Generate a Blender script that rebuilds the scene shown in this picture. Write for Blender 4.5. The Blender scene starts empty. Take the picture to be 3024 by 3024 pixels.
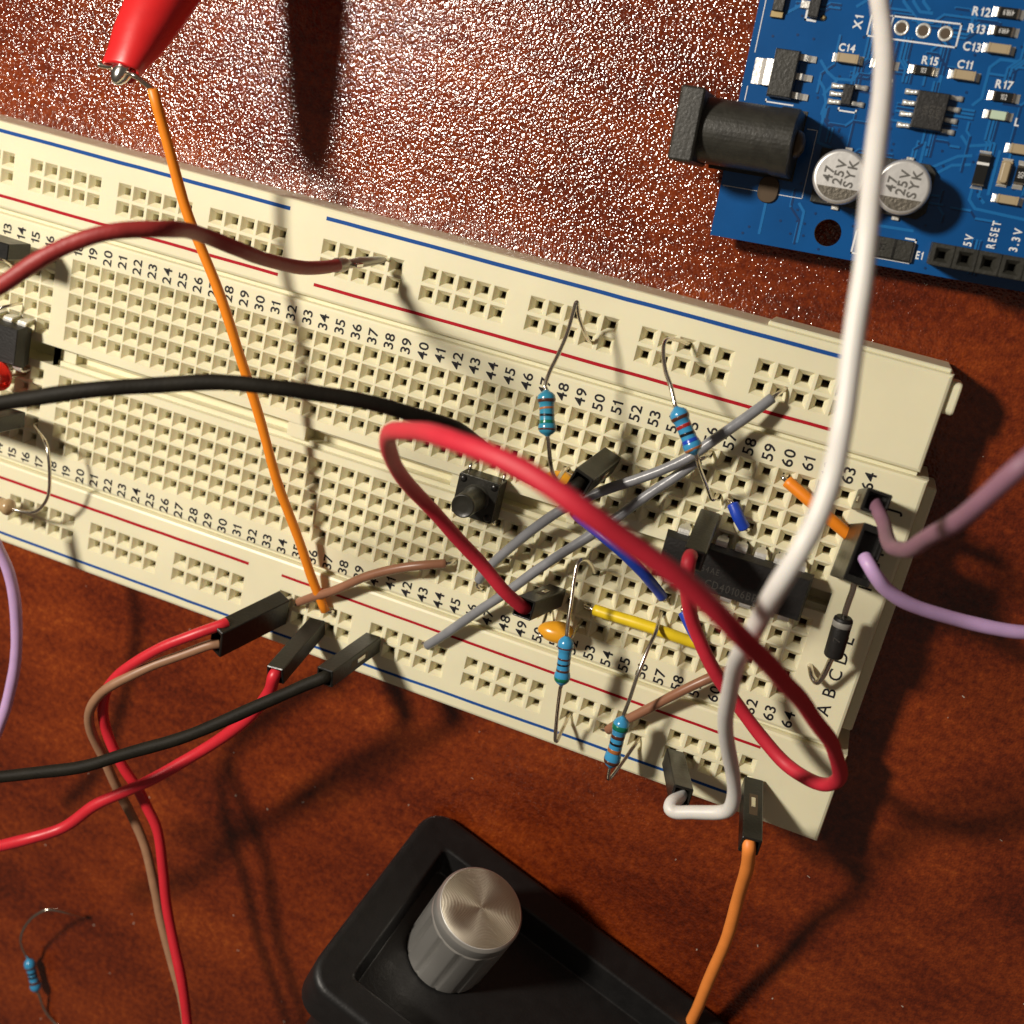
import bpy, math, random
from mathutils import Vector, Matrix
random.seed(7)
sc = bpy.context.scene
COL = sc.collection
S = 0.001                                  # everything below is written in millimetres
sc.unit_settings.system = 'METRIC'
TZ = -9.8                                  # table top, z = 0 is the breadboard's top face
def V3(p):
    return Vector(((p[0]-85.0)*S, (p[1]-14.0)*S, (p[2]-TZ)*S))

# ------------------------------------------------------------------ camera
RW = [Vector((0.9256469960, 0.2253606050, -0.3039576229)), Vector((0.2979886083, -0.9292195552, 0.2185264457)),
      Vector((-0.2331961151, -0.2928542570, -0.9272841830))]
CP = Vector((156.2976596, 59.7459450, 149.2942689)); FP = 3463.27
cam = bpy.data.objects.new('camera', bpy.data.cameras.new('camera')); COL.objects.link(cam); sc.camera = cam
cx, cy, cz = RW[0], -RW[1], -RW[2]
cam.matrix_world = Matrix(((cx[0], cy[0], cz[0], 0), (cx[1], cy[1], cz[1], 0), (cx[2], cy[2], cz[2], 0), (0, 0, 0, 1)))
cam.location = V3(CP)
cam.data.sensor_width = 36; cam.data.lens = 36*FP/3024
cam.data.clip_start = 0.005; cam.data.clip_end = 20
cam.data.dof.use_dof = True; cam.data.dof.focus_distance = 0.156; cam.data.dof.aperture_fstop = 29
sc.render.resolution_x = 1024; sc.render.resolution_y = 1024

# ------------------------------------------------------------------ light
w = bpy.data.worlds.new('World'); sc.world = w; w.use_nodes = True
bg = w.node_tree.nodes['Background']; bg.inputs[0].default_value = (1.0, 0.84, 0.68, 1); bg.inputs[1].default_value = 0.085
LP = Vector((-70, 130, 300))
ld = bpy.data.lights.new('desk_lamp_bulb', 'AREA'); ld.shape = 'DISK'; ld.size = 0.042; ld.energy = 1.60; ld.color = (1.0, 0.915, 0.80)
lo = bpy.data.objects.new('desk_lamp_bulb', ld); COL.objects.link(lo); lo.location = V3(LP)
lo.rotation_euler = (V3((95, 5, 0))-V3(LP)).to_track_quat('-Z', 'Y').to_euler()
sc.view_settings.view_transform = 'Standard'; sc.view_settings.look = 'None'
sc.view_settings.exposure = 0.0; sc.view_settings.gamma = 1.0
sc.view_settings.use_curve_mapping = False

# ------------------------------------------------------------------ helpers
def at(px, py, z=0.0):
    """point of the place (mm) seen at photo pixel (px,py), at height z over the breadboard's top"""
    a, b = (px-1512)/FP, (py-1512)/FP
    d = RW[0]*a + RW[1]*b + RW[2]
    return CP + d*((z-CP.z)/d.z)
def dep(px, py, t):
    a, b = (px-1512)/FP, (py-1512)/FP
    return CP + (RW[0]*a + RW[1]*b + RW[2])*t
def endof(px, py, P0, ln):
    best = None
    for k in range(20, 240):
        P = at(px, py, k*.1); e = abs((P-P0).length-ln)
        if best is None or e < best[0]-1e-4: best = (e, P)
    return best[1]

class Frame:
    def __init__(s, o, ex=(1, 0, 0), ey=(0, 1, 0), ez=(0, 0, 1)):
        s.o = Vector(o); s.x = Vector(ex); s.y = Vector(ey); s.z = Vector(ez)
    def __call__(s, x, y, z=0.0): return s.o + s.x*x + s.y*y + s.z*z
    def off(s, x, y, z, rot=0.0):
        c, t = math.cos(rot), math.sin(rot)
        return Frame(s(x, y, z), s.x*c+s.y*t, s.y*c-s.x*t, s.z)
def frame_to(P0, P1, side=(1, 0, 0)):
    z = (Vector(P1)-Vector(P0)).normalized(); x = Vector(side); x = (x-z*x.dot(z)).normalized()
    return Frame(P0, x, z.cross(x), z)
WF = Frame((0, 0, 0))

def rr(x0, x1, y0, y1, r, n=4):
    o = []
    for cx_, cy_, a0 in ((x1-r, y1-r, 0), (x0+r, y1-r, 90), (x0+r, y0+r, 180), (x1-r, y0+r, 270)):
        for k in range(n+1):
            a = math.radians(a0+90*k/n); o.append((cx_+r*math.cos(a), cy_+r*math.sin(a)))
    return o
def circ(r, n=24, cx_=0, cy_=0): return [(cx_+r*math.cos(2*math.pi*k/n), cy_+r*math.sin(2*math.pi*k/n)) for k in range(n)]

class MB:
    def __init__(s): s.v = []; s.f = []; s.m = []; s.s = []; s.mi = 0; s.sm = False
    def add(s, vs, fs, sm=None):
        b = len(s.v); s.v += [Vector(p) for p in vs]
        for f in fs: s.f.append([i+b for i in f]); s.m.append(s.mi); s.s.append(s.sm if sm is None else sm)
        return s
    def loops(s, rings, c0=True, c1=True, sm=None):
        """connect rings of equal size (counter-clockwise seen from +z, going up)"""
        n = len(rings[0]); vs = [p for r in rings for p in r]; fs = []
        for k in range(len(rings)-1):
            for i in range(n):
                j = (i+1) % n; fs.append((k*n+i, k*n+j, (k+1)*n+j, (k+1)*n+i))
        s.add(vs, fs, sm)
        b = len(s.v)-len(vs); q = len(rings)-1
        if c0: s.f.append([b+i for i in reversed(range(n))]); s.m.append(s.mi); s.s.append(False)
        if c1: s.f.append([b+q*n+i for i in range(n)]); s.m.append(s.mi); s.s.append(False)
        return s
    def prism(s, F, ol, z0, z1, b=0.0, b0=0.0, sm=False):
        def ins(o, d):
            if d <= 0: return o
            n = len(o); r = []
            for i in range(n):
                p, q, t = Vector(o[i-1]), Vector(o[i]), Vector(o[(i+1) % n])
                u, v = (q-p), (t-q)
                if u.length < 1e-9 or v.length < 1e-9: r.append(tuple(q)); continue
                u.normalize(); v.normalize(); nn = Vector((-u.y-v.y, u.x+v.x))
                if nn.length < 1e-6: r.append(tuple(q)); continue
                nn.normalize(); c = max(.4, nn.dot(Vector((-u.y, u.x)))); q2 = q+nn*d/c; r.append(tuple(q2))
            return r
        R = []
        if b0 > 0: R.append([F(x, y, z0) for x, y in ins(ol, b0)]); R.append([F(x, y, z0+b0) for x, y in ol])
        else: R.append([F(x, y, z0) for x, y in ol])
        if b > 0:
            R.append([F(x, y, z1-b) for x, y in ol]); R.append([F(x, y, z1-b*.3) for x, y in ins(ol, b*.3)]); R.append([F(x, y, z1) for x, y in ins(ol, b)])
        else: R.append([F(x, y, z1) for x, y in ol])
        return s.loops(R, sm=sm)
    def box(s, F, x0, x1, y0, y1, z0, z1, c=0.0):
        """box, with its edges and corners cut by c"""
        if c <= 0: return s.loops([[F(x, y, z) for x, y in ((x0, y0), (x1, y0), (x1, y1), (x0, y1))] for z in (z0, z1)])
        def ol(d): return [(x0+d, y0), (x1-d, y0), (x1, y0+d), (x1, y1-d), (x1-d, y1), (x0+d, y1), (x0, y1-d), (x0, y0+d)]
        def il(d): return [(x0+d, y0+d), (x1-d, y0+d), (x1-d, y0+d), (x1-d, y1-d), (x1-d, y1-d), (x0+d, y1-d), (x0+d, y1-d), (x0+d, y0+d)]
        return s.loops([[F(x, y, z0) for x, y in il(c)], [F(x, y, z0+c) for x, y in ol(c)], [F(x, y, z1-c) for x, y in ol(c)], [F(x, y, z1) for x, y in il(c)]])
    def lathe(s, F, pr, n=24, sm=True, c0=True, c1=True):
        return s.loops([[F(r*math.cos(2*math.pi*k/n), r*math.sin(2*math.pi*k/n), z) for k in range(n)] for r, z in pr], c0, c1, sm)
    def tube(s, pts, r, n=12, sub=6, sx=1.0, cap=True):
        P = [Vector(p) for p in pts]
        rad = r if isinstance(r, (list, tuple)) else [r]*len(P)
        Q, Rr = [], []
        for i in range(len(P)-1):
            p0 = P[i-1] if i else P[0]*2-P[1]; p3 = P[i+2] if i+2 < len(P) else P[-1]*2-P[-2]
            p1, p2 = P[i], P[i+1]
            for k in range(sub):                              # centripetal-like Catmull-Rom
                t = k/sub; a = 0.5
                m1 = (p2-p0)*a; m2 = (p3-p1)*a; L = (p2-p1).length
                if m1.length > L*1.2: m1 *= L*1.2/m1.length
                if m2.length > L*1.2: m2 *= L*1.2/m2.length
                Q.append(p1*(2*t**3-3*t*t+1)+m1*(t**3-2*t*t+t)+p2*(3*t*t-2*t**3)+m2*(t**3-t*t)); Rr.append(rad[i]*(1-t)+rad[i+1]*t)
        Q.append(P[-1]); Rr.append(rad[-1])
        if max(Rr) > .6 and len(Q) > 20:                       # soft insulation is never quite even
            p1, p2, p3 = (random.uniform(0, 6.28) for _ in range(3)); Lq = 0
            for i in range(len(Q)):
                if i: Lq += (P[0]*0+Q[i]-Q[i-1]).length
                e_ = min(1, i/6, (len(Q)-1-i)/6)
                Rr[i] *= 1+.022*math.sin(Lq*.45+p1)+.012*math.sin(Lq*1.3+p2)
                Q[i] = Q[i]+Vector((math.sin(Lq*.33+p2), math.sin(Lq*.41+p3), math.sin(Lq*.37+p1)))*.09*e_
        T = [(Q[min(i+1, len(Q)-1)]-Q[max(i-1, 0)]).normalized() for i in range(len(Q))]
        u = T[0].orthogonal().normalized(); rings = []
        for i, q in enumerate(Q):
            u = (u-T[i]*u.dot(T[i])).normalized(); v = T[i].cross(u)
            if cap and i == 0:
                rings.append([q+(u*math.cos(2*math.pi*k/n)+v*math.sin(2*math.pi*k/n))*Rr[0]*.8 for k in range(n)]); q = q+T[0]*Rr[0]*.15
            if cap and i == len(Q)-1: q = q-T[i]*Rr[i]*.15
            rings.append([q+(u*math.cos(2*math.pi*k/n)+v*math.sin(2*math.pi*k/n))*Rr[i] for k in range(n)])
            if cap and i == len(Q)-1: rings.append([Q[-1]+(u*math.cos(2*math.pi*k/n)+v*math.sin(2*math.pi*k/n))*Rr[i]*.8 for k in range(n)])
        return s.loops(rings, sm=True)
    def text(s, F, st, h, th=0.02, align='c', stroke=0.0, sp=0.13, wx=1.0):
        """st in the frame's xy-plane, reading along +x, cap height h"""
        k = h/0.72; adv = []; x = 0
        for ch in st:
            if ch == ' ': x += .32; adv.append(None); continue
            g = glyph(ch, stroke/k if k else 0); adv.append((x, g)); x += (g[2]-g[1])*wx+sp
        W_ = x-sp; ox = {'c': -W_/2, 'l': 0, 'r': -W_}[align]
        for a in adv:
            if a is None: continue
            x0, (vs, mn, mx, fs) = a[0], a[1]
            s.add([F((ox+x0+(v[0]-mn)*wx)*k, (v[1]-.36)*k, th) for v in vs], fs, False)
        return s
    def build(s, name, mats, parent=None, label=None):
        o0 = parent_org(parent)
        me = bpy.data.meshes.new(name)
        me.from_pydata([tuple(V3(v)-o0) for v in s.v], [], s.f)
        for m_ in (mats if isinstance(mats, (list, tuple)) else [mats]): me.materials.append(m_)
        me.polygons.foreach_set('material_index', s.m); me.polygons.foreach_set('use_smooth', s.s)
        me.update()
        ob = bpy.data.objects.new(name, me); COL.objects.link(ob)
        if parent: ob.parent = parent
        if label: ob['label'] = label
        return ob
def parent_org(p):
    o = Vector((0, 0, 0))
    while p: o = o+p.location; p = p.parent
    return o
GL = {}
def glyph(ch, off=0.0):
    key = (ch, round(off, 4))
    if key in GL: return GL[key]
    if ch == '1':                                   # a one with a flag, as printed on the parts
        d = .045+off; vs = [(.20-d, 0, 0), (.20+d, 0, 0), (.20+d, .72, 0), (.20-d*.6, .72, 0), (.20-d, .66, 0), (.20-d, .56-d, 0), (.02, .50-d*.6, 0), (.02, .50+d*.9, 0), (.13, .60, 0)]
        GL[key] = (vs, .02, .20+d, [[0, 1, 2, 3, 4, 5], [5, 4, 3, 8], [5, 8, 7, 6]]); return GL[key]
    cu = bpy.data.curves.new('g', 'FONT'); cu.body = ch; cu.size = 1; cu.resolution_u = 3; cu.offset = off
    o = bpy.data.objects.new('g', cu); COL.objects.link(o)
    dg = bpy.context.evaluated_depsgraph_get(); dg.update()
    me = o.evaluated_get(dg).to_mesh()
    vs = [tuple(v.co) for v in me.vertices]; fs = [list(p.vertices) for p in me.polygons]
    # all faces up
    ff = []
    for f in fs:
        a = sum(vs[f[i-1]][0]*vs[f[i]][1]-vs[f[i]][0]*vs[f[i-1]][1] for i in range(len(f)))
        ff.append(f if a > 0 else f[::-1])
    xs = [v[0] for v in vs] or [0]
    bpy.data.objects.remove(o); bpy.data.curves.remove(cu)
    GL[key] = (vs, min(xs), max(xs), ff); return GL[key]
def thing(name, label, cat, loc, group=None):
    o = bpy.data.objects.new(name, None); COL.objects.link(o); o.location = V3(loc); o.empty_display_size = .003
    o['label'] = label; o['category'] = cat
    if group: o['group'] = group
    return o

# warm up glyph cache while the scene is still empty


# ------------------------------------------------------------------ materials
def mat(name, col, rough=.5, metal=0.0, spec=.5, bump=0.0, bscale=800.0, var=0.0, vscale=60.0, coat=0.0, sss=0.0, trans=0.0, rvar=0.0, aniso=0.0):
    m = bpy.data.materials.new(name); m.use_nodes = True; nt = m.node_tree; b = nt.nodes['Principled BSDF']
    b.inputs['Base Color'].default_value = (*col, 1); b.inputs['Roughness'].default_value = rough
    b.inputs['Metallic'].default_value = metal; b.inputs['Specular IOR Level'].default_value = spec
    b.inputs['Coat Weight'].default_value = coat; b.inputs['Coat Roughness'].default_value = .15
    if sss: b.inputs['Subsurface Weight'].default_value = sss; b.inputs['Subsurface Radius'].default_value = (.0012, .0008, .0004); b.inputs['Subsurface Scale'].default_value = 1.0
    if trans: b.inputs['Transmission Weight'].default_value = trans
    tc = nt.nodes.new('ShaderNodeTexCoord')
    if var or rvar:
        n = nt.nodes.new('ShaderNodeTexNoise'); n.inputs['Scale'].default_value = vscale*10; n.inputs['Detail'].default_value = 5
        nt.links.new(tc.outputs['Object'], n.inputs['Vector'])
        if var:
            mr = nt.nodes.new('ShaderNodeMapRange'); mr.inputs[1].default_value = .3; mr.inputs[2].default_value = .7
            mr.inputs[3].default_value = 1-var; mr.inputs[4].default_value = 1+var*.5; nt.links.new(n.outputs['Fac'], mr.inputs[0])
            vm = nt.nodes.new('ShaderNodeVectorMath'); vm.operation = 'SCALE'; vm.inputs[0].default_value = col
            nt.links.new(mr.outputs[0], vm.inputs['Scale']); nt.links.new(vm.outputs[0], b.inputs['Base Color'])
        if rvar:
            mr = nt.nodes.new('ShaderNodeMapRange'); mr.inputs[3].default_value = max(.02, rough-rvar); mr.inputs[4].default_value = min(1, rough+rvar)
            nt.links.new(n.outputs['Fac'], mr.inputs[0]); nt.links.new(mr.outputs[0], b.inputs['Roughness'])
    if bump:
        n2 = nt.nodes.new('ShaderNodeTexNoise'); n2.inputs['Scale'].default_value = bscale; n2.inputs['Detail'].default_value = 4
        bp = nt.nodes.new('ShaderNodeBump'); bp.inputs['Distance'].default_value = .0001; bp.inputs['Strength'].default_value = bump
        nt.links.new(tc.outputs['Object'], n2.inputs['Vector']); nt.links.new(n2.outputs['Fac'], bp.inputs['Height']); nt.links.new(bp.outputs[0], b.inputs['Normal'])
    return m
def table_mat():
    m = bpy.data.materials.new('red_brown_laminate'); m.use_nodes = True; nt = m.node_tree; b = nt.nodes['Principled BSDF']; N = nt.nodes.new; Lk = nt.links.new
    tc = N('ShaderNodeTexCoord')
    mp = N('ShaderNodeMapping'); mp.inputs['Rotation'].default_value = (0, 0, .5); mp.inputs['Scale'].default_value = (1, 2.2, 1)
    Lk(tc.outputs['Object'], mp.inputs[0])
    n1 = N('ShaderNodeTexNoise'); n1.inputs['Scale'].default_value = 34; n1.inputs['Detail'].default_value = 6; n1.inputs['Roughness'].default_value = .62; Lk(mp.outputs[0], n1.inputs['Vector'])
    n2 = N('ShaderNodeTexNoise'); n2.inputs['Scale'].default_value = 900; n2.inputs['Detail'].default_value = 6; n2.inputs['Roughness'].default_value = .75; Lk(tc.outputs['Object'], n2.inputs['Vector'])
    ad = N('ShaderNodeMath'); ad.operation = 'MULTIPLY_ADD'; ad.inputs[1].default_value = .62; Lk(n2.outputs['Fac'], ad.inputs[0])
    m2 = N('ShaderNodeMath'); m2.operation = 'MULTIPLY'; m2.inputs[1].default_value = .58; Lk(n1.outputs['Fac'], m2.inputs[0]); Lk(m2.outputs[0], ad.inputs[2])
    cr = N('ShaderNodeValToRGB'); e = cr.color_ramp.elements
    e[0].position = .40; e[0].color = (.036, .0052, .0022, 1); e[1].position = .84; e[1].color = (.40, .088, .013, 1)
    for p, c in ((.55, (.122, .0165, .004, 1)), (.68, (.225, .036, .006, 1))): q = e.new(p); q.color = c
    Lk(ad.outputs[0], cr.inputs[0]); Lk(cr.outputs[0], b.inputs['Base Color'])
    v = N('ShaderNodeTexVoronoi'); v.feature = 'SMOOTH_F1'; v.inputs['Scale'].default_value = 2700; v.inputs['Smoothness'].default_value = .35
    dn = N('ShaderNodeTexNoise'); dn.inputs['Scale'].default_value = 1500; dn.inputs['Detail'].default_value = 3
    mx = N('ShaderNodeVectorMath'); mx.operation = 'MULTIPLY_ADD'; mx.inputs[1].default_value = (.00032, .00032, .0)
    Lk(tc.outputs['Object'], dn.inputs['Vector']); Lk(dn.outputs['Color'], mx.inputs[0]); Lk(tc.outputs['Object'], mx.inputs[2]); Lk(mx.outputs[0], v.inputs['Vector'])
    bp = N('ShaderNodeBump'); bp.inputs['Distance'].default_value = .000105; bp.inputs['Strength'].default_value = .85; bp.invert = True
    Lk(v.outputs['Distance'], bp.inputs['Height']); Lk(bp.outputs[0], b.inputs['Normal'])
    b.inputs['Roughness'].default_value = .12; b.inputs['Specular IOR Level'].default_value = .75
    return m
def knob_mat(frame_local_rot):
    m = mat('spun_aluminium', (.74, .68, .55), .36, 1.0)
    nt = m.node_tree; b = nt.nodes['Principled BSDF']; N = nt.nodes.new; Lk = nt.links.new
    tc = nt.nodes['Texture Coordinate']; b.inputs['Anisotropic'].default_value = .85
    tg = N('ShaderNodeTangent'); tg.direction_type = 'RADIAL'; tg.axis = 'Z'; Lk(tg.outputs[0], b.inputs['Tangent'])
    sp = N('ShaderNodeVectorMath'); sp.operation = 'MULTIPLY'; sp.inputs[1].default_value = (1, 1, 0); Lk(tc.outputs['Object'], sp.inputs[0])
    ln = N('ShaderNodeVectorMath'); ln.operation = 'LENGTH'; Lk(sp.outputs[0], ln.inputs[0])
    ml = N('ShaderNodeMath'); ml.operation = 'MULTIPLY'; ml.inputs[1].default_value = 30000; Lk(ln.outputs['Value'], ml.inputs[0])
    sn = N('ShaderNodeMath'); sn.operation = 'SINE'; Lk(ml.outputs[0], sn.inputs[0])
    bp = N('ShaderNodeBump'); bp.inputs['Distance'].default_value = .000022; bp.inputs['Strength'].default_value = 1.0; Lk(sn.outputs[0], bp.inputs['Height']); Lk(bp.outputs[0], b.inputs['Normal'])
    return m
M = dict(
    table=table_mat(),
    cream=mat('cream_plastic', (.81, .76, .535), .36, bump=.10, bscale=1500, var=.06, vscale=8, sss=.25, spec=.40),
    contact=mat('tin_contact', (.42, .36, .27), .35, 1.0),
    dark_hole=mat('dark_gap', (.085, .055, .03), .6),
    ink=mat('black_ink', (.022, .021, .024), .55, spec=.2, var=.6, vscale=160),
    blue_ink=mat('blue_ink', (.010, .075, .30), .6, spec=.12, var=.1, vscale=200), red_ink=mat('red_ink', (.42, .009, .018), .6, spec=.12, var=.1, vscale=200),
    orange=mat('orange_insulation', (.90, .26, .012), .42, var=.05, vscale=30, bump=.1),
    orange2=mat('soft_orange_insulation', (.93, .29, .055), .5, bump=.15, var=.05),
    black=mat('black_insulation', (.012, .010, .006), .65, bump=.5, bscale=2500, spec=.22, var=.3, vscale=40),
    red=mat('red_insulation', (.62, .020, .034), .40, bump=.2, bscale=1500, var=.06, sss=.1),
    loopred=mat('glossy_red_insulation', (.60, .022, .045), .55, bump=.15, bscale=1200, var=.06, sss=.1),
    maroon=mat('dull_red_rubber', (.33, .028, .026), .5, bump=.5, bscale=1800, var=.15, vscale=30),
    white=mat('white_insulation', (.76, .74, .70), .45, var=.03, bump=.1, sss=.15),
    purple=mat('purple_insulation', (.27, .135, .19), .55, var=.12, vscale=20, sss=.1),
    lilac=mat('lilac_insulation', (.58, .38, .66), .42, var=.06, sss=.15),
    brown=mat('brown_insulation', (.30, .135, .075), .36, bump=.15, var=.1), tan=mat('tan_brown_insulation', (.34, .18, .10), .45, bump=.2, var=.12),
    grey=mat('grey_insulation', (.24, .245, .26), .30, bump=.35, bscale=1700, var=.12, vscale=50), yellow=mat('yellow_insulation', (.83, .60, .015), .4, var=.08),
    blue=mat('blue_insulation', (.018, .065, .50), .36, bump=.2, var=.15),
    tin=mat('tinned_wire', (.72, .66, .56), .22, 1.0, bump=.25, bscale=1500, rvar=.1), crimp=mat('dull_crimp', (.36, .33, .27), .32, .65, bump=.2), steel=mat('nickel_steel', (.78, .76, .70), .17, 1.0, bump=.1),
    solder=mat('solder', (.80, .79, .74), .35, .6, bump=.6, bscale=2500),
    housing=mat('black_nylon', (.011, .0105, .009), .34, bump=.35, bscale=2500, var=.35, vscale=60, rvar=.1),
    resin=mat('blue_resistor_lacquer', (.045, .30, .56), .24, coat=.5, bump=.15, bscale=900), resin2=mat('teal_resistor_lacquer', (.035, .27, .42), .24, coat=.5, bump=.15, bscale=900),
    b_brown=mat('band_brown', (.085, .025, .012), .3, coat=.4), b_black=mat('band_black', (.006, .006, .008), .3, coat=.4), b_green=mat('band_green', (.005, .16, .085), .3, coat=.4),
    b_red=mat('band_red', (.40, .02, .015), .3, coat=.4), b_orange=mat('band_orange', (.42, .14, .035), .3, coat=.4), b_blue=mat('band_blue', (.01, .06, .50), .3, coat=.4),
    amber=mat('amber_epoxy', (.80, .36, .02), .24, coat=.6, bump=.2, bscale=500), epoxy=mat('black_epoxy', (.012, .011, .010), .5, bump=.5, bscale=3000, var=.25, vscale=80),
    engr=mat('laser_mark', (.055, .05, .042), .6), silver_ink=mat('silver_print', (.30, .29, .26), .5),
    swplate=mat('switch_plate', (.045, .043, .036), .30, .6, bump=.6, bscale=1500), swcap=mat('switch_cap', (.035, .034, .026), .34, bump=.3, bscale=2000),
    pcb=mat('blue_solder_mask', (.0045, .082, .28), .20, bump=.3, bscale=260, var=.14, vscale=14, coat=.2), trace=mat('covered_trace', (.012, .145, .40), .25, bump=.1), via=mat('via_dark', (.004, .035, .13), .3),
    silk=mat('white_silkscreen', (.78, .80, .82), .5, var=.05), edge=mat('pcb_edge', (.30, .28, .20), .6), mlcc=mat('beige_ceramic', (.42, .33, .20), .4, bump=.3),
    chipres=mat('chip_resistor_black', (.012, .012, .011), .3), white_ink=mat('chip_print_white', (.8, .8, .78), .5),
    jack=mat('jack_black', (.030, .029, .023), .42, bump=.5, bscale=2500, var=.3, vscale=70), can=mat('brushed_can', (.80, .79, .77), .38, .7, bump=.35, bscale=600), canmark=mat('can_dark_mark', (.15, .135, .11), .5, .7, bump=1.0, bscale=2500), canink=mat('can_ink', (.10, .095, .085), .5),
    ledlens=mat('green_tinted_led', (.55, .68, .52), .25), copperpad=mat('gold_pad', (.65, .50, .25), .3, 1.0), bronze=mat('bronze_tab', (.09, .06, .035), .4, .5),
    clipred=mat('red_vinyl_boot', (.68, .018, .020), .34, bump=.15, bscale=700, var=.05, sss=.1), adapter=mat('black_textured_plastic', (.0085, .008, .008), .5, bump=.35, bscale=2200, var=.2, vscale=50, rvar=.08),
    ledred=mat('red_led_lens', (.75, .03, .015), .12, trans=.35, sss=.3), tanres=mat('tan_lacquer', (.44, .30, .15), .3, coat=.4), rust=mat('dust', (.45, .16, .05), .8),
)
PL = M

# ------------------------------------------------------------------ table
mb = MB(); n_ = 2
mb.add([(-900, -900, TZ), (1100, -900, TZ), (1100, 900, TZ), (-900, 900, TZ)], [(0, 1, 2, 3)])
mb.add([(-900, -900, TZ-25), (1100, -900, TZ-25), (1100, 900, TZ-25), (-900, 900, TZ-25)], [(3, 2, 1, 0), ])
tb = mb.build('table_top', M['table']); tb['kind'] = 'structure'

# ------------------------------------------------------------------ breadboard
PI2 = 2.54
bb = thing('breadboard', 'long cream breadboard with printed numbers and red and blue stripes on the brown table', 'breadboard', (85, 14, TZ))
def strip(name, x0, x1, y0, y1, cells, cutouts, chx, chy, zb=-9.7):
    """cells: list of (cx,cy) pockets on a 2.54 grid; cutouts: extra rects left open (groove)"""
    m = MB(); CH = .45
    xs, ys = set([x0+CH, x1-CH]), set([y0+CH, y1-CH])
    for cx_, cy_ in cells:
        xs.update((round(cx_-1.27, 3), round(cx_+1.27, 3))); ys.update((round(cy_-1.27, 3), round(cy_+1.27, 3)))
    for r in cutouts: xs.update(r[:2]); ys.update(r[2:4])
    def ded(l):
        l = sorted(l); o = [l[0]]
        for q in l[1:]:
            if q-o[-1] > 2e-3: o.append(q)
        return o
    xs, ys = ded(xs), ded(ys)
    cs = set((round(a, 1), round(b, 1)) for a, b in cells)
    vid = {}
    def vtx(x, y, z):
        k = (round(x, 3), round(y, 3), round(z, 3))
        if k not in vid: vid[k] = len(m.v); m.v.append(Vector((x, y, z)))
        return vid[k]
    def face(l, mi=0): m.f.append(l); m.m.append(mi); m.s.append(False)
    for i in range(len(xs)-1):
        for j in range(len(ys)-1):
            a0, a1, b0, b1 = xs[i], xs[i+1], ys[j], ys[j+1]; cx_, cy_ = (a0+a1)/2, (b0+b1)/2
            if any(r[0]-.001 < cx_ < r[1]+.001 and r[2]-.001 < cy_ < r[3]+.001 for r in cutouts): continue
            if (round(cx_, 1), round(cy_, 1)) in cs and abs(a1-a0-2.54) < .02 and abs(b1-b0-2.54) < .02:
                rings = []
                q = .92
                dx, dy = random.uniform(-.02, .02), random.uniform(-.02, .02)
                for hw, z in ((1.27, 0), (1.13, 0), (1.06, -.12), (.48, -.95), (.47, -2.2), (.47, -4.2)) if name == 't' else ((1.27, 0), (1.06, 0), (.96, -.14), (.49, -.9), (.47, -2.2), (.47, -4.2)):
                    if hw > 1.2: rings.append([vtx(a0, b0, 0), vtx(a1, b0, 0), vtx(a1, b1, 0), vtx(a0, b1, 0)])
                    else:
                        h2 = hw
                        b_ = len(m.v); m.v += [Vector((cx_+dx*(hw < .5)+sx*h2, cy_+dy*(hw < .5)+sy*h2, z)) for sx, sy in ((-1, -1), (1, -1), (1, 1), (-1, 1))]
                        rings.append([b_, b_+1, b_+2, b_+3])
                for k in range(5):
                    for t in range(4):
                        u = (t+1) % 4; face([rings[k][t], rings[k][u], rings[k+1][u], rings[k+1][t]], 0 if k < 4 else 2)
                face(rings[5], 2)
                # the two leaves of the spring contact
                for sg in (-1, 1):
                    b_ = len(m.v); m.v += [Vector((cx_-.40, cy_+sg*.42, -1.7)), Vector((cx_+.40, cy_+sg*.42, -1.7)), Vector((cx_+.40, cy_+sg*.06, -2.7)), Vector((cx_-.40, cy_+sg*.06, -2.7))]
                    face([b_, b_+1, b_+2, b_+3], 1)
            else:
                face([vtx(a0, b0, 0), vtx(a1, b0, 0), vtx(a1, b1, 0), vtx(a0, b1, 0)])
    # chamfer + sides
    O = [(x0, y0), (x1, y0), (x1, y1), (x0, y1)]
    def ring(d, z): return [Vector((x0+d, y0+d, z)), Vector((x1-d, y0+d, z)), Vector((x1-d, y1-d, z)), Vector((x0+d, y1-d, z))]
    m.mi = 0; m.loops([ring(0, zb), ring(0, -CH*1.3), ring(CH*.3, -CH*.35), ring(CH, 0)], c1=False)
    for (r0, r1, s0, s1, zf) in cutouts:
        m.add([(r0, s0, 0), (r1, s0, 0), (r1, s1, 0), (r0, s1, 0), (r0, s0, zf), (r1, s0, zf), (r1, s1, zf), (r0, s1, zf)],
              [(4, 5, 6, 7), (0, 1, 5, 4), (1, 2, 6, 5), (2, 3, 7, 6), (3, 0, 4, 7)])
    return m
cells = [(2.54*c, 2.54*r) for c in range(1, 65) for r in (0, 1, 2, 3, 4, 7, 8, 9, 10, 11)]
m = strip('t', -3.6, 168.95, -4.75, 32.75, cells, [(0.5, 43.2, 12.45, 15.35, -4.6), (43.2, 162.3, 12.45, 15.35, -3.4)], 0, 0)
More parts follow.
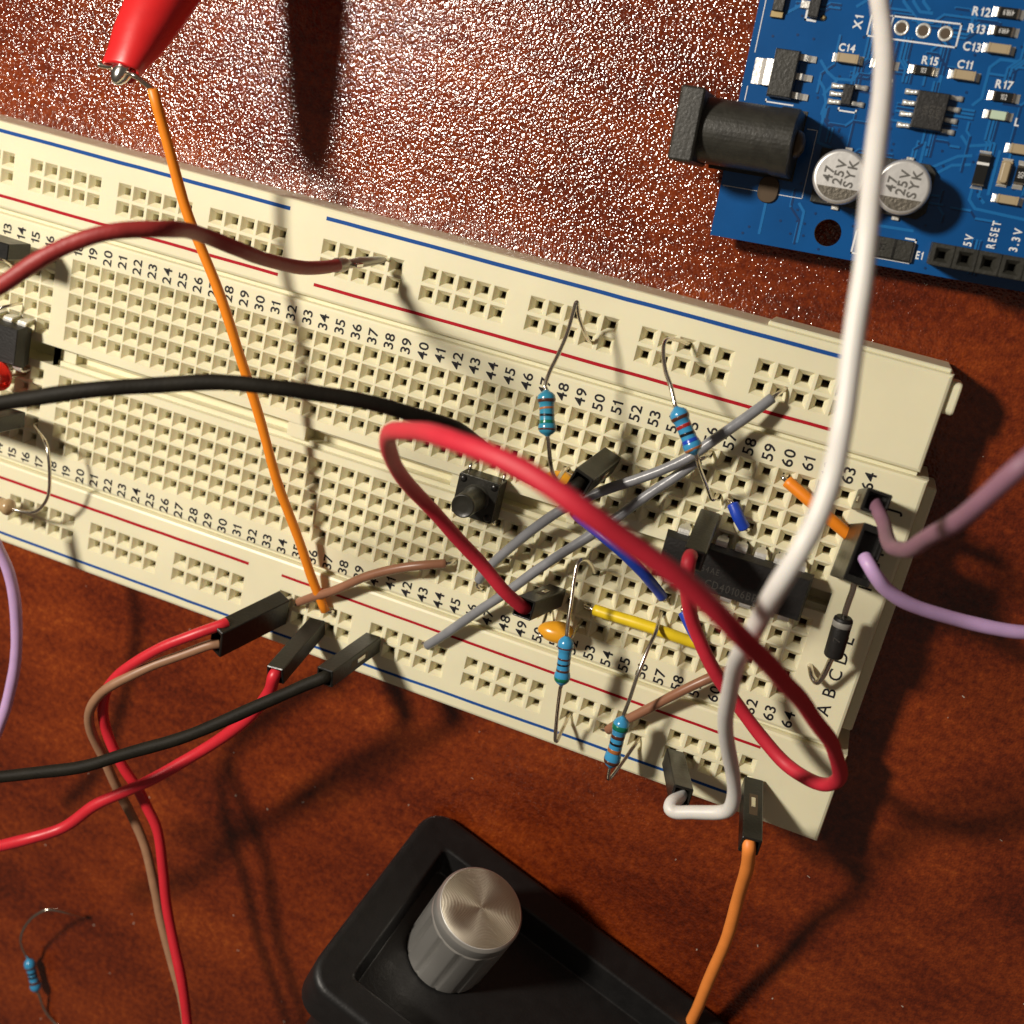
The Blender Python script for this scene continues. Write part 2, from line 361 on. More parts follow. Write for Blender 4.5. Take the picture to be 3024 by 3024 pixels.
# groove furniture: shallow ledge along row E, cross bridges, end ledge
m.box(WF, 43.25, 162.25, 12.46, 13.15, -3.35, -1.15)
for a, b_, z in ((43.2, 46.0, -1.6), (83.3, 86.2, -.35), (108.8, 110.6, -1.2), (126, 127.2, -1.6)): m.box(WF, a, b_, 13.16, 15.34, -3.35, z)
m.box(WF, 46.01, 62, 14.5, 15.33, -3.35, -1.9); m.box(WF, 86.21, 108.79, 14.75, 15.33, -3.35, -1.4)
ts = m.build('terminal_strip', [M['cream'], M['contact'], M['dark_hole']], bb)
tl = MB().box(WF, 168.9, 170.4, -2.8, 31.6, -9.6, -2.4, .25).build('side_tongue', M['cream'], bb)
MB().box(WF, -2, 168.8, -5.35, -4.7, -9.6, -1.1).box(WF, -2, 167.4, 32.7, 33.3, -9.6, -1.1).build('dovetail_joint', M['cream'], bb)
ctop = [(s+2.54*k, y) for s in (6.3, 21.45, 36.6, 51.8, 66.95, 84.85, 100.1, 115.45, 130.75, 146.0) for k in range(5) for y in (38.12, 40.66)]
cbot = [(s+2.54*k, y) for s in (8.7, 23.95, 39.2, 54.4, 69.65, 87.9, 103.1, 118.35, 133.6, 148.8) for k in range(5) for y in (-11.16, -13.70)]
rt = strip('r', 2.6, 167.7, 33.35, 45.85, ctop, [], 0, 0).build('power_rail', [M['cream'], M['contact'], M['dark_hole']], bb, 'cream power rail along the far edge, beside the blue circuit board')
rb = strip('r', 5.6, 170.75, -18.65, -5.4, cbot, [], 0, 0).build('power_rail', [M['cream'], M['contact'], M['dark_hole']], bb, 'cream power rail along the near edge where the jumper housings are plugged')
MB().box(WF, 144.8, 167.3, 45.8, 46.4, -9, -.6, .15).build('edge_ledge', M['cream'], rt)
MB().prism(Frame((167.6, 0, 0), (0, 1, 0), (0, 0, 1), (1, 0, 0)), rr(40.9, 45.0, -5.5, -.8, .7), 0, 1.5, .3).build('end_tab', M['cream'], rt)
def stripe(y0, y1, xa, xb, wd, mt, par):
    m = MB(); n = max(2, int((xb-xa)/3)); L_ = []; U_ = []
    for k in range(n+1):
        t = k/n; x = xa+(xb-xa)*t; y = y0+(y1-y0)*t; j = random.uniform(-.03, .03)
        L_.append((x, y-wd/2+j, .02)); U_.append((x, y+wd/2+j*.6, .02))
    m.add(L_+U_, [(k, k+1, n+2+k, n+1+k) for k in range(n)])
    m.build('blue_stripe' if 'blue' in mt else 'red_stripe', M[mt], par)
stripe(44.45, 44.45, 8, 78.1, .52, 'blue_ink', rt); stripe(44.45, 44.45, 83.7, 154.6, .52, 'blue_ink', rt)
stripe(35.2, 35.2, 8, 77.9, .45, 'red_ink', rt); stripe(35.25, 35.5, 83.55, 155.9, .45, 'red_ink', rt)
stripe(-17.1, -17.1, 11, 81.3, .42, 'blue_ink', rb); stripe(-17.1, -16.2, 86, 161.2, .42, 'blue_ink', rb)
stripe(-8.1, -7.8, 11, 81.1, .45, 'red_ink', rb); stripe(-7.8, -8.25, 86.7, 159.9, .40, 'red_ink', rb)
def numframe(x, y): return Frame((x, y, .012), (0, 1, 0), (-1, 0, 0), (0, 0, 1))
m = MB(); 
for c in range(1, 65): m.text(numframe(2.54*c-.38, 30.62), str(c), 1.45, .012, stroke=.028, sp=.09, wx=1.12)
m.build('column_numbers', M['ink'], ts)
m = MB()
for c in range(1, 65): m.text(numframe(2.54*c-.5, -3.35 if c < 60 else -3.1), str(c), 1.45, .012, stroke=.028, sp=.09, wx=1.12)
m.build('column_numbers', M['ink'], ts)
m = MB(); m2 = MB()
for i, ch in enumerate('ABCDEFGHIJ'):
    y = 2.54*(i if i < 5 else i+2)
    m.text(numframe(165.9, y-.15), ch, 1.7, .012, stroke=.02)
    m2.text(numframe(-1.2, y-.15), ch, 1.7, .012, stroke=.02)
m.build('row_letters', M['ink'], ts); m2.build('row_letters', M['ink'], ts)

# ------------------------------------------------------------------ wires
def px(pts): return [at(*p) for p in pts]
def bare(pts, r=.26, mt='tin', n=8, parent=None, name='bare_end'):
    return MB().tube(pts, r, n, 5).build(name, M[mt], parent)
def housing(P0, P1, par, side=(1, 0, 0), w_=2.55, d_=2.55, slot=None, pin=1, mouth=.9, label=None):
    F = frame_to(P0, P1, side); L_ = (Vector(P1)-Vector(P0)).length
    m = MB(); hx, hy = w_/2, d_/2; c = .13
    def rg(x, y, cc, z): return [F(a, b, z) for a, b in ((-x+cc, -y), (x-cc, -y), (x, -y+cc), (x, y-cc), (x-cc, y), (-x+cc, y), (-x, y-cc), (-x, -y+cc))]
    m.loops([rg(hx-c, hy-c, .03, 0), rg(hx, hy, c, c), rg(hx, hy, c, L_-c), rg(hx-c, hy-c, .03, L_), rg(mouth*hx*.85, mouth*hy*.85, .05, L_-.02), rg(mouth*hx*.8, mouth*hy*.8, .05, L_-2.2)])
    h = m.build('housing', M['housing'], par, label)
    if slot:
        k = {'x': Frame(F(hx, 0, 0), F.y, F.z, F.x), '-x': Frame(F(-hx, 0, 0), -F.y, F.z, -F.x), 'y': Frame(F(0, hy, 0), -F.x, F.z, F.y), '-y': Frame(F(0, -hy, 0), F.x, F.z, -F.y)}[slot]
        MB().box(k, -.55, .55, L_*.28, L_*.62, -.05, .015).build('latch_window', M['dark_hole'], h)
        MB().box(k, -.28, .3, L_*.34, L_*.50, -.02, .09, .05).build('crimp_contact', M['steel'], h)
    m = MB()
    for k in range(pin):
        o = (k-(pin-1)/2)*2.54
        m.box(F.off(0, o, 0), -.32, .32, -.32, .32, -3.0, .3, .08)
    m.build('pin', M['steel'], par)
    return F, L_

# long orange wire from the clip to the near rail
t = thing('orange_hookup_wire', 'long straight orange wire held by the red clip, crossing the whole breadboard', 'wire', at(975, 1810, 0), 'solid hook-up wires')
pts = px([(450, 262, 18), (545, 600, 14.4), (650, 876, 11.9), (729, 1111, 9.3), (816, 1408, 5.9), (908, 1670, 2.7), (961, 1806, .9)])
MB().tube(pts, .68, 16).build('insulation', M['orange'], t)
bare([at(448, 262, 18), at(420, 240, 18.8), at(398, 224, 19.6), at(375, 212, 19.2), at(340, 197, 18.8), at(318, 196, 19.2), at(290, 190, 19.6)], .33, parent=t, name='bare_end')
bare([at(960, 1806, .9), at(975, 1807, .8), at(983, 1806, .1), at(985, 1808, -2.5)], .3, parent=t)
# red crocodile clip
P0 = at(362, 197, 18.4); P1 = P0+(at(475, 0, 13.2)-P0).normalized()*46
t = thing('crocodile_clip', 'red rubber-booted clip gripping the bare end of the long orange wire', 'clip', (P1.x, P1.y, TZ))
F = frame_to(P0, P1, (1, .1, .15))
m = MB(); prof = [(-.9, 2.6), (-.6, 2.75), (1.2, 2.95), (4, 3.35), (8, 3.8), (14, 4.3), (22, 4.7), (32, 4.6), (38, 3.9), (42, 2.8), (46, 2.2)]
rings = []
for z, r in prof:
    ring = []
    for k in range(36):
        a = 2*math.pi*k/36; zz = z
        if z <= 1.3: zz += (.25*math.cos(2*a+.4)+.15*math.sin(a*3))*(1.3-z)/1.3+.4
        sq = .92-.28*max(0, min(1, (5-z)/6))
        ring.append(F(r*math.cos(a)*1.02, r*math.sin(a)*sq, zz))
    rings.append(ring)
inner = []
for z, r in ((-.75, 2.25), (3, 2.5), (9, 2.6)):
    inner.append([F(r*math.cos(2*math.pi*k/36), r*math.sin(2*math.pi*k/36)*.5, z+.4+(.25*math.cos(4*math.pi*k/36+.4) if z < 1 else 0)) for k in range(36)])
m.loops(list(reversed(inner))+rings, sm=True)
m.build('boot', M['clipred'], t)
for s_ in (1, -1):
    m = MB(); rg = []
    for z, ww, y0, y1 in ((9, 1.7, .35, 1.5), (4, 1.5, .25, 1.5), (.5, 1.4, .1, 1.3), (-1.3, 1.3, .06, 1.2), (-2.3, 1.05, .05, .95), (-2.9, .65, .05, .6), (-3.15, .3, .05, .3)):
        rg.append([F(x*ww*.95+.35, s_*(y0+(y1-y0)*yy), z+.7) for x, yy in ((-1, 0), (-1, .5), (-.6, .92), (0, 1), (.6, .92), (1, .5), (1, 0))][::(-1 if s_ > 0 else 1)])
    m.loops(rg, sm=True).build('jaw', M['steel'], t)
q = P1+(P1-P0).normalized()*2
MB().tube([P1, q, Vector((P1.x+2, P1.y+12, TZ+1.2)), Vector((P1.x+14, P1.y+40, TZ+1.1)), Vector((P1.x+5, P1.y+90, TZ+1.1))], 1.0, 12).build('lead', M['red'], t)

# dull red test lead with a crimped pin (upper left)
t = thing('test_lead', 'thick dull dark-red lead from the left edge ending in a silver crimped pin', 'wire', at(1150, 775, 0), 'leads and jumper wires')
pts = px([(-120, 905, 53), (0, 842, 52), (124, 768, 51), (207, 724, 50), (290, 691, 49), (373, 676, 47.5), (497, 676, 44), (600, 694, 36), (700, 733, 31), (783, 768, 25.5), (886, 788, 18.6), (960, 789, 13), (997, 783, 10.4)])
MB().tube(pts, .84, 18).build('insulation', M['maroon'], t)
A, B = at(990, 784, 10.6), at(1138, 766, 1.2); F = frame_to(A, B, (0, 1, 0))
m = MB(); L_ = (B-A).length
m.loops([[F(r*math.cos(2*math.pi*k/16)*w2, r*math.sin(2*math.pi*k/16), z*L_) for k in range(16)] for z, r, w2 in ((0, .86, 1.05), (.02, .92, 1.05), (.18, .88, 1.0), (.24, .62, 1), (.28, .58, 1), (.30, .64, 1), (.33, .57, 1), (.36, .64, 1), (.40, .6, 1.1), (.46, .7, 1.05), (.6, .72, .9), (.85, .66, .8), (.97, .45, .8), (1, .3, .7))], sm=True)
m.build('crimp_sleeve', M['crimp'], t)
MB().box(F, -.25, .25, .5, 1.2, L_*.28, L_*.42, .1).build('crimp_wing', M['steel'], t)
bare([B+(A-B)*.1, B, at(1148, 768, .2), at(1150, 769, -2.5)], .3, 'steel', parent=t, name='pin')

# black lead (high arch)
t = thing('black_lead', 'thick matt black lead arching over the breadboard from the left edge, blurred', 'wire', at(1800, 1370, 0), 'leads and jumper wires')
pts = px([(-140, 1232, 49), (0, 1190, 49), (124, 1172, 48.5), (290, 1150, 47.5), (414, 1138, 46), (621, 1131, 43.5), (787, 1140, 41.5), (907, 1155, 39.5), (1114, 1196, 35), (1321, 1254, 28), (1410, 1312, 22), (1500, 1370, 17), (1600, 1432, 13), (1662, 1452, 11.5), (1700, 1436, 11.3), (1716, 1420, 10.5)])
MB().tube(pts, .85, 18).build('wire', M['black'], t)
P0 = at(1795, 1368, .5)+Vector((0, .4, 0)); P1 = endof(1700, 1418, P0, 14)
P1 = at(1712, 1425, 11.5); housing(P0, P1, t, side=(1, -.3, 0), slot='x', w_=2.7, d_=2.7)

# big red loop jumper
t = thing('red_loop_jumper', 'bright red jumper wire making a big blurred loop above the long chip', 'wire', at(1640, 1760, 0), 'leads and jumper wires')
pp = [(1553, 1797, 150), (1537, 1789, 149), (1483, 1744, 147), (1412, 1652, 145), (1321, 1556, 141), (1238, 1468, 136), (1180, 1395, 129), (1150, 1337, 121), (1144, 1298, 115), (1166, 1274, 108), (1218, 1272, 101), (1321, 1295, 93), (1425, 1331, 89), (1550, 1394, 87), (1705, 1494, 86), (1861, 1599, 87), (2016, 1717, 89), (2166, 1856, 93), (2248, 1940, 99), (2331, 2030, 109), (2393, 2105, 117), (2447, 2185, 125), (2477, 2248, 132), (2480, 2290, 136), (2460, 2313, 139), (2430, 2318, 141), (2388, 2301, 143), (2325, 2256, 146), (2268, 2197, 147), (2211, 2130, 147), (2150, 2045, 146), (2100, 1960, 144), (2055, 1863, 142), (2036, 1800, 140), (2028, 1740, 137.5), (2028, 1690, 135.5), (2034, 1655, 135), (2040, 1640, 136.5)]
MB().tube([dep(*p) for p in pp], .86, 20, 4).build('wire', M['loopred'], t)
P0 = at(1640, 1758, .4); P1 = at(1546, 1797, 13.6); housing(P0, P1, t, side=(1, 0, 0), slot='y', w_=2.6, d_=2.6, mouth=1.0)
P0 = at(2092, 1535, .4); P1 = at(2046, 1653, 14); housing(P0, P1, t, side=(1, 0, 0), w_=2.6, d_=2.6)

# white jumper
t = thing('white_jumper', 'long white jumper wire sweeping from above the blue board to the near rail', 'wire', at(1985, 2240, 0), 'leads and jumper wires')
pp = [(2560, -160, 112), (2598, 0, 106), (2608, 124, 101), (2605, 280, 96), (2590, 435, 93), (2574, 559, 92), (2560, 680, 91), (2547, 804, 91), (2531, 928, 91), (2507, 1148, 91), (2485, 1273, 91), (2456, 1397, 90), (2415, 1521, 90), (2363, 1628, 90), (2302, 1730, 92), (2250, 1817, 97), (2214, 1880, 102), (2180, 1950, 110), (2155, 2030, 118), (2144, 2121, 125), (2150, 2214, 132), (2163, 2288, 137), (2170, 2345, 140), (2158, 2385, 142), (2126, 2398, 143.5), (2041, 2399, 145), (1996, 2400, 145.8), (1977, 2390, 146.2), (1982, 2370, 147), (2004, 2356, 148.5), (2012, 2345, 149.5)]
MB().tube([dep(*p) for p in pp], .86, 20, 4).build('wire', M['white'], t)
P0 = at(1988, 2240, .4); P1 = at(2012, 2352, 13.5); housing(P0, P1, t, side=(1, 0, 0), w_=2.55, d_=2.55)

# orange jumper at the lower right
t = thing('orange_jumper', 'soft orange jumper hanging over the table from a black housing below the white jumper', 'wire', at(2222, 2308, 0), 'leads and jumper wires')
P0 = at(2220, 2318, .4); P1 = at(2215, 2500, 12); F, L_ = housing(P0, P1, t, side=(1, 0, 0), slot='y')
pts = [at(2212, 2480, 11.5), at(2211, 2505, 12)]+px([(2205, 2560, 10), (2184, 2645, 6), (2154, 2743, 3), (2114, 2851, 0), (2069, 2953, -3), (2040, 3016, -5), (2000, 3110, -7), (1940, 3260, -8)])
MB().tube(pts, .86, 18).build('wire', M['orange2'], t)

# purple + lilac jumpers at the right end
t = thing('purple_jumper', 'dusky purple jumper rising from the black housing beside number 64', 'wire', (162.56, 27.94, 0), 'leads and jumper wires')
P0 = Vector((162.7, 28.0, .3)); P1 = at(2588, 1484, 12.8); housing(P0, P1, t, side=(1, -.05, 0), slot='-x', w_=2.9, d_=2.7)
pp = [(2580, 1478, 136), (2592, 1512, 133.5), (2607, 1548, 131), (2622, 1588, 126), (2640, 1620, 120), (2678, 1622, 113), (2733, 1595, 106), (2811, 1548, 98), (2904, 1475, 92), (2981, 1409, 89), (3030, 1366, 88), (3160, 1250, 88)]
MB().tube([dep(*p) for p in pp], .80, 18, 5).build('wire', M['purple'], t)
t = thing('lilac_jumper', 'pale lilac jumper curving to the right from the black housing above letter F', 'wire', (162.56, 20.32, 0), 'leads and jumper wires')
P0 = Vector((162.9, 21.2, .3)); P1 = at(2558, 1640, 13.4); housing(P0, P1, t, side=(1, -.05, 0), w_=3.0, d_=7.0)
pp = [(2553, 1645, 135), (2563, 1668, 134), (2585, 1702, 134), (2620, 1740, 135), (2680, 1778, 136), (2756, 1810, 137), (2850, 1838, 138), (2950, 1857, 138), (3040, 1866, 138), (3200, 1870, 138)]
MB().tube([dep(*p) for p in pp], .85, 18, 5).build('wire', M['lilac'], t)
# lilac wire at the lower left
t = thing('lilac_wire', 'pale lilac wire bowing along the left edge below the breadboard', 'wire', at(0, 2180, TZ), 'leads and jumper wires')
MB().tube(px([(-60, 1480, 14), (-15, 1600, 13), (20, 1680, 12), (44, 1768, 11), (51, 1850, 10), (45, 1940, 9.5), (30, 2040, 9), (10, 2120, 9), (-30, 2200, 9), (-120, 2300, 9)]), .86, 18).build('wire', M['lilac'], t)

# two-pin red/brown jumper pair at the near rail
t = thing('red_brown_jumper_pair', 'red and brown wire pair in one wide black housing, trailing to the bottom edge', 'wire', at(831, 1792, 0), 'leads and jumper wires')
P0 = at(836, 1793, .6); P1 = at(637, 1892, 11.2)
housing(P0, P1, t, side=(1, -.15, 0), w_=2.55, d_=5.1, pin=2)
MB().tube([at(*p) for p in [(672, 1838, 10.3), (653, 1845, 11), (562, 1881, 13), (472, 1914, 14), (399, 1954, 14.2), (347, 1997, 14), (314, 2044, 13.5), (304, 2099, 13), (313, 2153, 12), (336, 2214, 11.5), (367, 2272, 11), (403, 2323, 10.5), (436, 2386, 10), (466, 2456, 9.8), (481, 2573, 10), (491, 2666, 10.4), (513, 2782, 11), (535, 2890, 12), (549, 2992, 12.5), (556, 3060, 13), (560, 3200, 13)]], .78, 16, 5).build('wire', M['red'], t, 'red wire of the pair')
MB().tube([at(*p) for p in [(650, 1900, 10.2), (624, 1905, 10.8), (544, 1933, 12), (454, 1962, 13.4), (380, 1998, 14.5), (310, 2040, 15.2), (272, 2085, 15), (263, 2130, 14), (276, 2180, 12.5), (305, 2236, 11), (334, 2298, 10), (356, 2345, 9.2), (385, 2402, 8.4), (429, 2503, 8), (457, 2619, 8.2), (474, 2713, 8.6), (499, 2806, 9), (522, 2890, 9.6), (538, 2955, 10), (556, 3060, 10.5), (575, 3200, 10.5)]], .72, 16, 5).build('wire', M['tan'], t, 'brown wire of the pair')
# red single
t = thing('red_jumper', 'red jumper running to the left edge beneath the black jumper, off the near rail', 'wire', at(935, 1845, 0), 'leads and jumper wires')
P0 = at(938, 1848, .5); P1 = at(812, 1994, 13.2); housing(P0, P1, t, side=(1, .1, 0))
MB().tube([P1+(P0-P1)*.12, P1]+[at(*p) for p in [(798, 2038, 12.6), (743, 2109, 11.5), (671, 2168, 10.5), (599, 2217, 10.5), (508, 2267, 11.5), (417, 2316, 13), (345, 2350, 14), (272, 2384, 15), (186, 2442, 16), (93, 2476, 18), (0, 2499, 19), (-120, 2520, 20)]], .88, 18).build('wire', M['red'], t)
# black single
t = thing('black_jumper', 'black jumper running to the left edge below the breadboard, over the red one', 'wire', at(1100, 1894, 0), 'leads and jumper wires')
P0 = at(1102, 1896, .5); P1 = at(958, 2000, 13.2); housing(P0, P1, t, side=(1, .1, 0), slot='x')
MB().tube([P1+(P0-P1)*.12, P1]+[at(*p) for p in [(893, 2026, 14), (780, 2076, 15.5), (671, 2126, 17), (562, 2168, 18.5), (454, 2204, 20), (345, 2236, 21), (272, 2256, 22), (200, 2270, 23), (90, 2286, 24), (0, 2294, 25), (-120, 2300, 26)]], .88, 18).build('wire', M['black'], t)

# short hook-up wires
def hook(name, label, pts, r, mt, ends=(None, None), pin0=True, pin1=True):
    P = px(pts); t = thing(name, label, 'wire', (P[0].x, P[0].y, 0), 'solid hook-up wires')
    MB().tube(P, r, 16).build('insulation', M[mt], t)
    for e, A in ((ends[0], P[0]), (ends[1], P[-1])):
        if e:
            Q = [A]+px(e); Q.append(Q[-1]+Vector((0, 0, -2.6))); bare(Q, .3, parent=t)
    return t
hook('grey_hookup_wire', 'longer grey wire whose bare upper end sits in the far rail below the blue stripe',
     [(2282, 1174, 2.2), (2224, 1220, 3.2), (2154, 1268, 3.8), (2100, 1304, 4), (2029, 1353, 4), (1951, 1390, 4), (1873, 1418, 4), (1783, 1448, 4), (1661, 1505, 4), (1602, 1541, 3.8), (1550, 1580, 3.2), (1483, 1640, 2.2), (1425, 1698, 1.4), (1413, 1716, 1.1)],
     .68, 'grey', ([(2296, 1163, 1.6), (2316, 1150, .2)], [(1410, 1730, .8), (1420, 1737, .1)]))
hook('grey_hookup_wire', 'grey wire running down across the lower number 47 to the near rail',
     [(2066, 1357, 2.4), (2050, 1368, 2.6), (2003, 1403, 3), (1938, 1447, 3.2), (1873, 1491, 3.4), (1809, 1535, 3.5), (1705, 1606, 3.5), (1628, 1658, 3.4), (1550, 1708, 3.2), (1441, 1785, 2.8), (1363, 1842, 2.3), (1259, 1908, 1.4)],
     .68, 'grey', ([(2080, 1350, 2.2), (2095, 1338, .3)], [(1252, 1907, .6), (1250, 1896, .1)]))
hook('brown_hookup_wire', 'short bent brown wire passing under the foot of the long orange wire',
     [(880, 1779, 1.0), (928, 1764, 1.5), (990, 1741, 2.0), (1073, 1705, 2.6), (1176, 1680, 2.8), (1250, 1668, 2.4), (1317, 1664, 1.4)], .66, 'brown', ([(876, 1786, .4)], [(1330, 1661, .9), (1341, 1655, .1)]))
hook('brown_hookup_wire', 'short brown wire running up past the lower number 59, behind a blue resistor',
     [(1793, 2157, .9), (1855, 2122, 1.8), (1938, 2079, 2.6), (2021, 2038, 3), (2104, 1999, 2.6), (2172, 1970, 1.4)], .66, 'brown', ([(1780, 2154, .5), (1776, 2150, 0)], [(2182, 1964, .8), (2190, 1962, .1)]))
hook('yellow_hookup_wire', 'short straight yellow wire lying beneath the red loop',
     [(1753, 1800, 1.0), (1855, 1833, 1.5), (1959, 1866, 1.6), (2040, 1893, 1.3), (2068, 1903, 1.1)], .80, 'yellow', ([(1740, 1795, .8), (1727, 1787, .1)], [(2076, 1905, .7), (2081, 1906, 0)]))
hook('blue_hookup_wire', 'tiny blue wire link in the clear, just above the long chip',
     [(2163, 1487, 1.1), (2180, 1526, 1.5), (2199, 1560, 1.0)], .78, 'blue', ([(2157, 1480, .8), (2152, 1476, 0)], [(2208, 1564, .5), (2212, 1561, 0)]))
hook('blue_hookup_wire', 'blue wire mostly hidden beneath the red loop, left of the long chip',
     [(1695, 1512, 2), (1731, 1546, 4), (1780, 1588, 5.5), (1850, 1644, 6), (1900, 1690, 4.8), (1931, 1727, 3.0), (1957, 1765, 1.2)], .72, 'blue', ([(1688, 1505, 1), (1684, 1502, 0)], [(1964, 1774, .7), (1968, 1773, 0)]))
hook('blue_hookup_wire', 'short dark blue link half hidden by the red loop above the yellow wire',
     [(2017, 1806, 1.1), (2034, 1842, 1.5), (2058, 1888, 1.5), (2078, 1925, 1.0)], .72, 'blue', ([(2016, 1796, .9), (2020, 1792, 0)], [(2084, 1930, .5), (2088, 1930, 0)]))
hook('orange_hookup_wire', 'short orange wire link passing under the white jumper below number 60',
     [(2323, 1420, 1.0), (2390, 1478, 1.6), (2452, 1533, 1.6), (2508, 1582, 1.2)], .80, 'orange', ([(2312, 1410, .9), (2322, 1404, 0)], [(2518, 1590, .4), (2522, 1590, 0)]))

# ------------------------------------------------------------------ resistors
def resistor(label, A, B, l0, l1, bands, R_=1.08, mt='resin', lead=.27, loc=None, grp='blue banded resistors'):
    t = thing('resistor', label, 'resistor', loc or (l1[-1].x, l1[-1].y, l1[-1].z if l1[-1].z < -5 else 0), grp)
    F = frame_to(A, B); L_ = (B-A).length
    pf = [(0, .16), (.012, .25), (.04, .42), (.075, .72), (.12, .93), (.17, 1.0), (.235, 1.0), (.27, .93), (.30, .85), (.34, .82), (.5, .81), (.66, .82), (.70, .85), (.735, .93), (.77, 1.0), (.83, 1.0), (.88, .93), (.925, .72), (.96, .42), (.988, .25), (1, .16)]
    def rad(t_):
        for i in range(len(pf)-1):
            if pf[i][0] <= t_ <= pf[i+1][0]:
                k = (t_-pf[i][0])/(pf[i+1][0]-pf[i][0]); return (pf[i][1]*(1-k)+pf[i+1][1]*k)*R_
        return pf[-1][1]*R_
    body = MB().lathe(F, [(r*R_, z*L_) for z, r in pf], 28).build('body', M[mt], t)
    for c, bm, hw in bands:
        zs = [c-hw, c-hw*.5, c, c+hw*.5, c+hw]; rs = [(rad(z)+.018, z*L_) for z in zs]
        tilt = random.uniform(-.06, .06); n = 28
        rings = [[F(r*math.cos(2*math.pi*k/n), r*math.sin(2*math.pi*k/n), z+tilt*math.cos(2*math.pi*k/n)+.02*math.sin(6*math.pi*k/n)) for k in range(n)] for r, z in [(rs[0][0]-.05, rs[0][1])]+rs+[(rs[-1][0]-.05, rs[-1][1])]]
        MB().loops(rings, False, False, True).build('colour_band', M[bm], body)
    MB().tube([A+(B-A)*.03, A]+l0, lead, 8, 5).build('lead', M['tin'], t); MB().tube([B+(A-B)*.03, B]+l1, lead, 8, 5).build('lead', M['tin'], t)
    return t
BR, BK, GN, RD, OG, BL = 'b_brown', 'b_black', 'b_green', 'b_red', 'b_orange', 'b_blue'
D = [P - Vector((0, 0, 3)) for P in ()]
def dn(l): return l+[l[-1]+Vector((0, 0, -3))]
resistor('teal resistor over number 47, its upper lead folded into a sharp peak', at(1613, 1150, 12.5), at(1617, 1290, 13.5),
         dn(px([(1609, 1140, 12.4), (1624, 1097, 11.4), (1648, 1048, 10), (1673, 990, 8.4), (1690, 932, 6.8), (1700, 896, 6), (1704, 893, 5.9), (1710, 935, 4.5), (1727, 982, 2.4), (1743, 1009, .1)])),
         dn(px([(1619, 1298, 13.4), (1625, 1362, 11.6), (1633, 1398, 10), (1645, 1416, 8.6), (1656, 1402, 6), (1667, 1387, 3), (1672, 1386, .2)])), [(.23, BR, .035), (.39, OG, .022), (.54, BK, .026), (.68, GN, .034), (.835, BR, .02)], mt='resin2', R_=1.12)
resistor('blue resistor leaning over number 55 where the grey wires cross', at(1995, 1200, 10.5), at(2056, 1344, 10.8),
         dn(px([(1992, 1190, 10.4), (1980, 1139, 9.6), (1966, 1098, 8.6), (1959, 1052, 7.4), (1961, 1016, 6.2), (1970, 1003, 5), (1985, 1001, 3.6), (2010, 1006, 1.8), (2030, 1014, .1)])),
         dn(px([(2059, 1355, 10.6), (2068, 1387, 8.6), (2084, 1429, 5.2), (2100, 1471, 1.8), (2108, 1475, 1.4), (2117, 1464, .1)])), [(.225, BR, .035), (.40, RD, .034), (.56, BK, .03), (.70, BL, .036), (.87, OG, .025)], R_=1.15)
resistor('blue resistor beside the amber capacitor, over the near red stripe', at(1674, 1876, 9.5), at(1657, 2026, 9.0),
         dn(px([(1675, 1862, 9.4), (1680, 1820, 9), (1687, 1775, 8.4), (1694, 1720, 7.6), (1703, 1672, 6.9), (1712, 1656, 6.4), (1724, 1652, 5.6), (1737, 1657, 4.4), (1749, 1673, 2.4), (1756, 1690, .1)])),
         dn(px([(1655, 2032, 8.8), (1651, 2060, 7.8), (1646, 2104, 6.2), (1641, 2160, 4.8), (1640, 2186, 4.6), (1645, 2188, 4.5), (1655, 2166, 3.2), (1668, 2138, 1.6), (1677, 2118, .1)])), [(.22, BR, .014), (.44, BR, .017), (.55, BK, .017), (.67, BR, .02), (.84, GN, .036)], R_=1.06)
resistor('blue resistor at the breadboard near edge whose long lead crosses number 56', at(1841, 2114, 7), at(1801, 2268, 6.2),
         dn(px([(1843, 2106, 7.2), (1860, 2062, 7.4), (1884, 1990, 7.2), (1912, 1920, 6), (1936, 1868, 4), (1950, 1818, .1)])),
         dn(px([(1798, 2285, 5.8), (1797, 2300, 5.4), (1808, 2292, 5), (1826, 2268, 4), (1848, 2238, 2.6), (1866, 2212, 1.4), (1882, 2190, .1)])), [(.19, GN, .045), (.37, BR, .032), (.50, BK, .022), (.635, OG, .034), (.85, BR, .035)], R_=1.12)
resistor('loose blue resistor lying on the bare table with one lead curled up', at(83, 2829, -7.5), at(110, 2930, -7.6),
         px([(75, 2818, -6.4), (63, 2788, -5), (63, 2762, -3.8), (78, 2730, -2.8), (104, 2703, -2.4), (144, 2686, -2.8), (196, 2694, -4.9), (240, 2706, -8.2), (254, 2708, -9.5)]),
         px([(116, 2938, -7.8), (125, 2965, -8.6), (137, 2990, -9.3), (160, 3018, -9.5), (186, 3044, -9.5)]), [(.27, BR, .03), (.42, BK, .03), (.53, BK, .03), (.70, BR, .035)], R_=1.02)
t = resistor('tan resistor cut off by the left edge with a thin looping lead', at(-48, 1470, 5.2), at(42, 1504, 5.2), px([(-60, 1466, 5), (-95, 1450, 3), (-120, 1440, 0)]),
         dn(px([(48, 1506, 5.1), (70, 1511, 5), (100, 1512, 5), (124, 1496, 5.2), (143, 1462, 5.8), (147, 1410, 6.4), (144, 1350, 6.6), (136, 1310, 6), (125, 1290, 4.4), (110, 1269, 1.8), (103, 1254, .1)])), [(.3, BR, .03), (.5, BK, .03)], R_=1.3, mt='tanres', grp=None)
t['category'] = 'resistor'
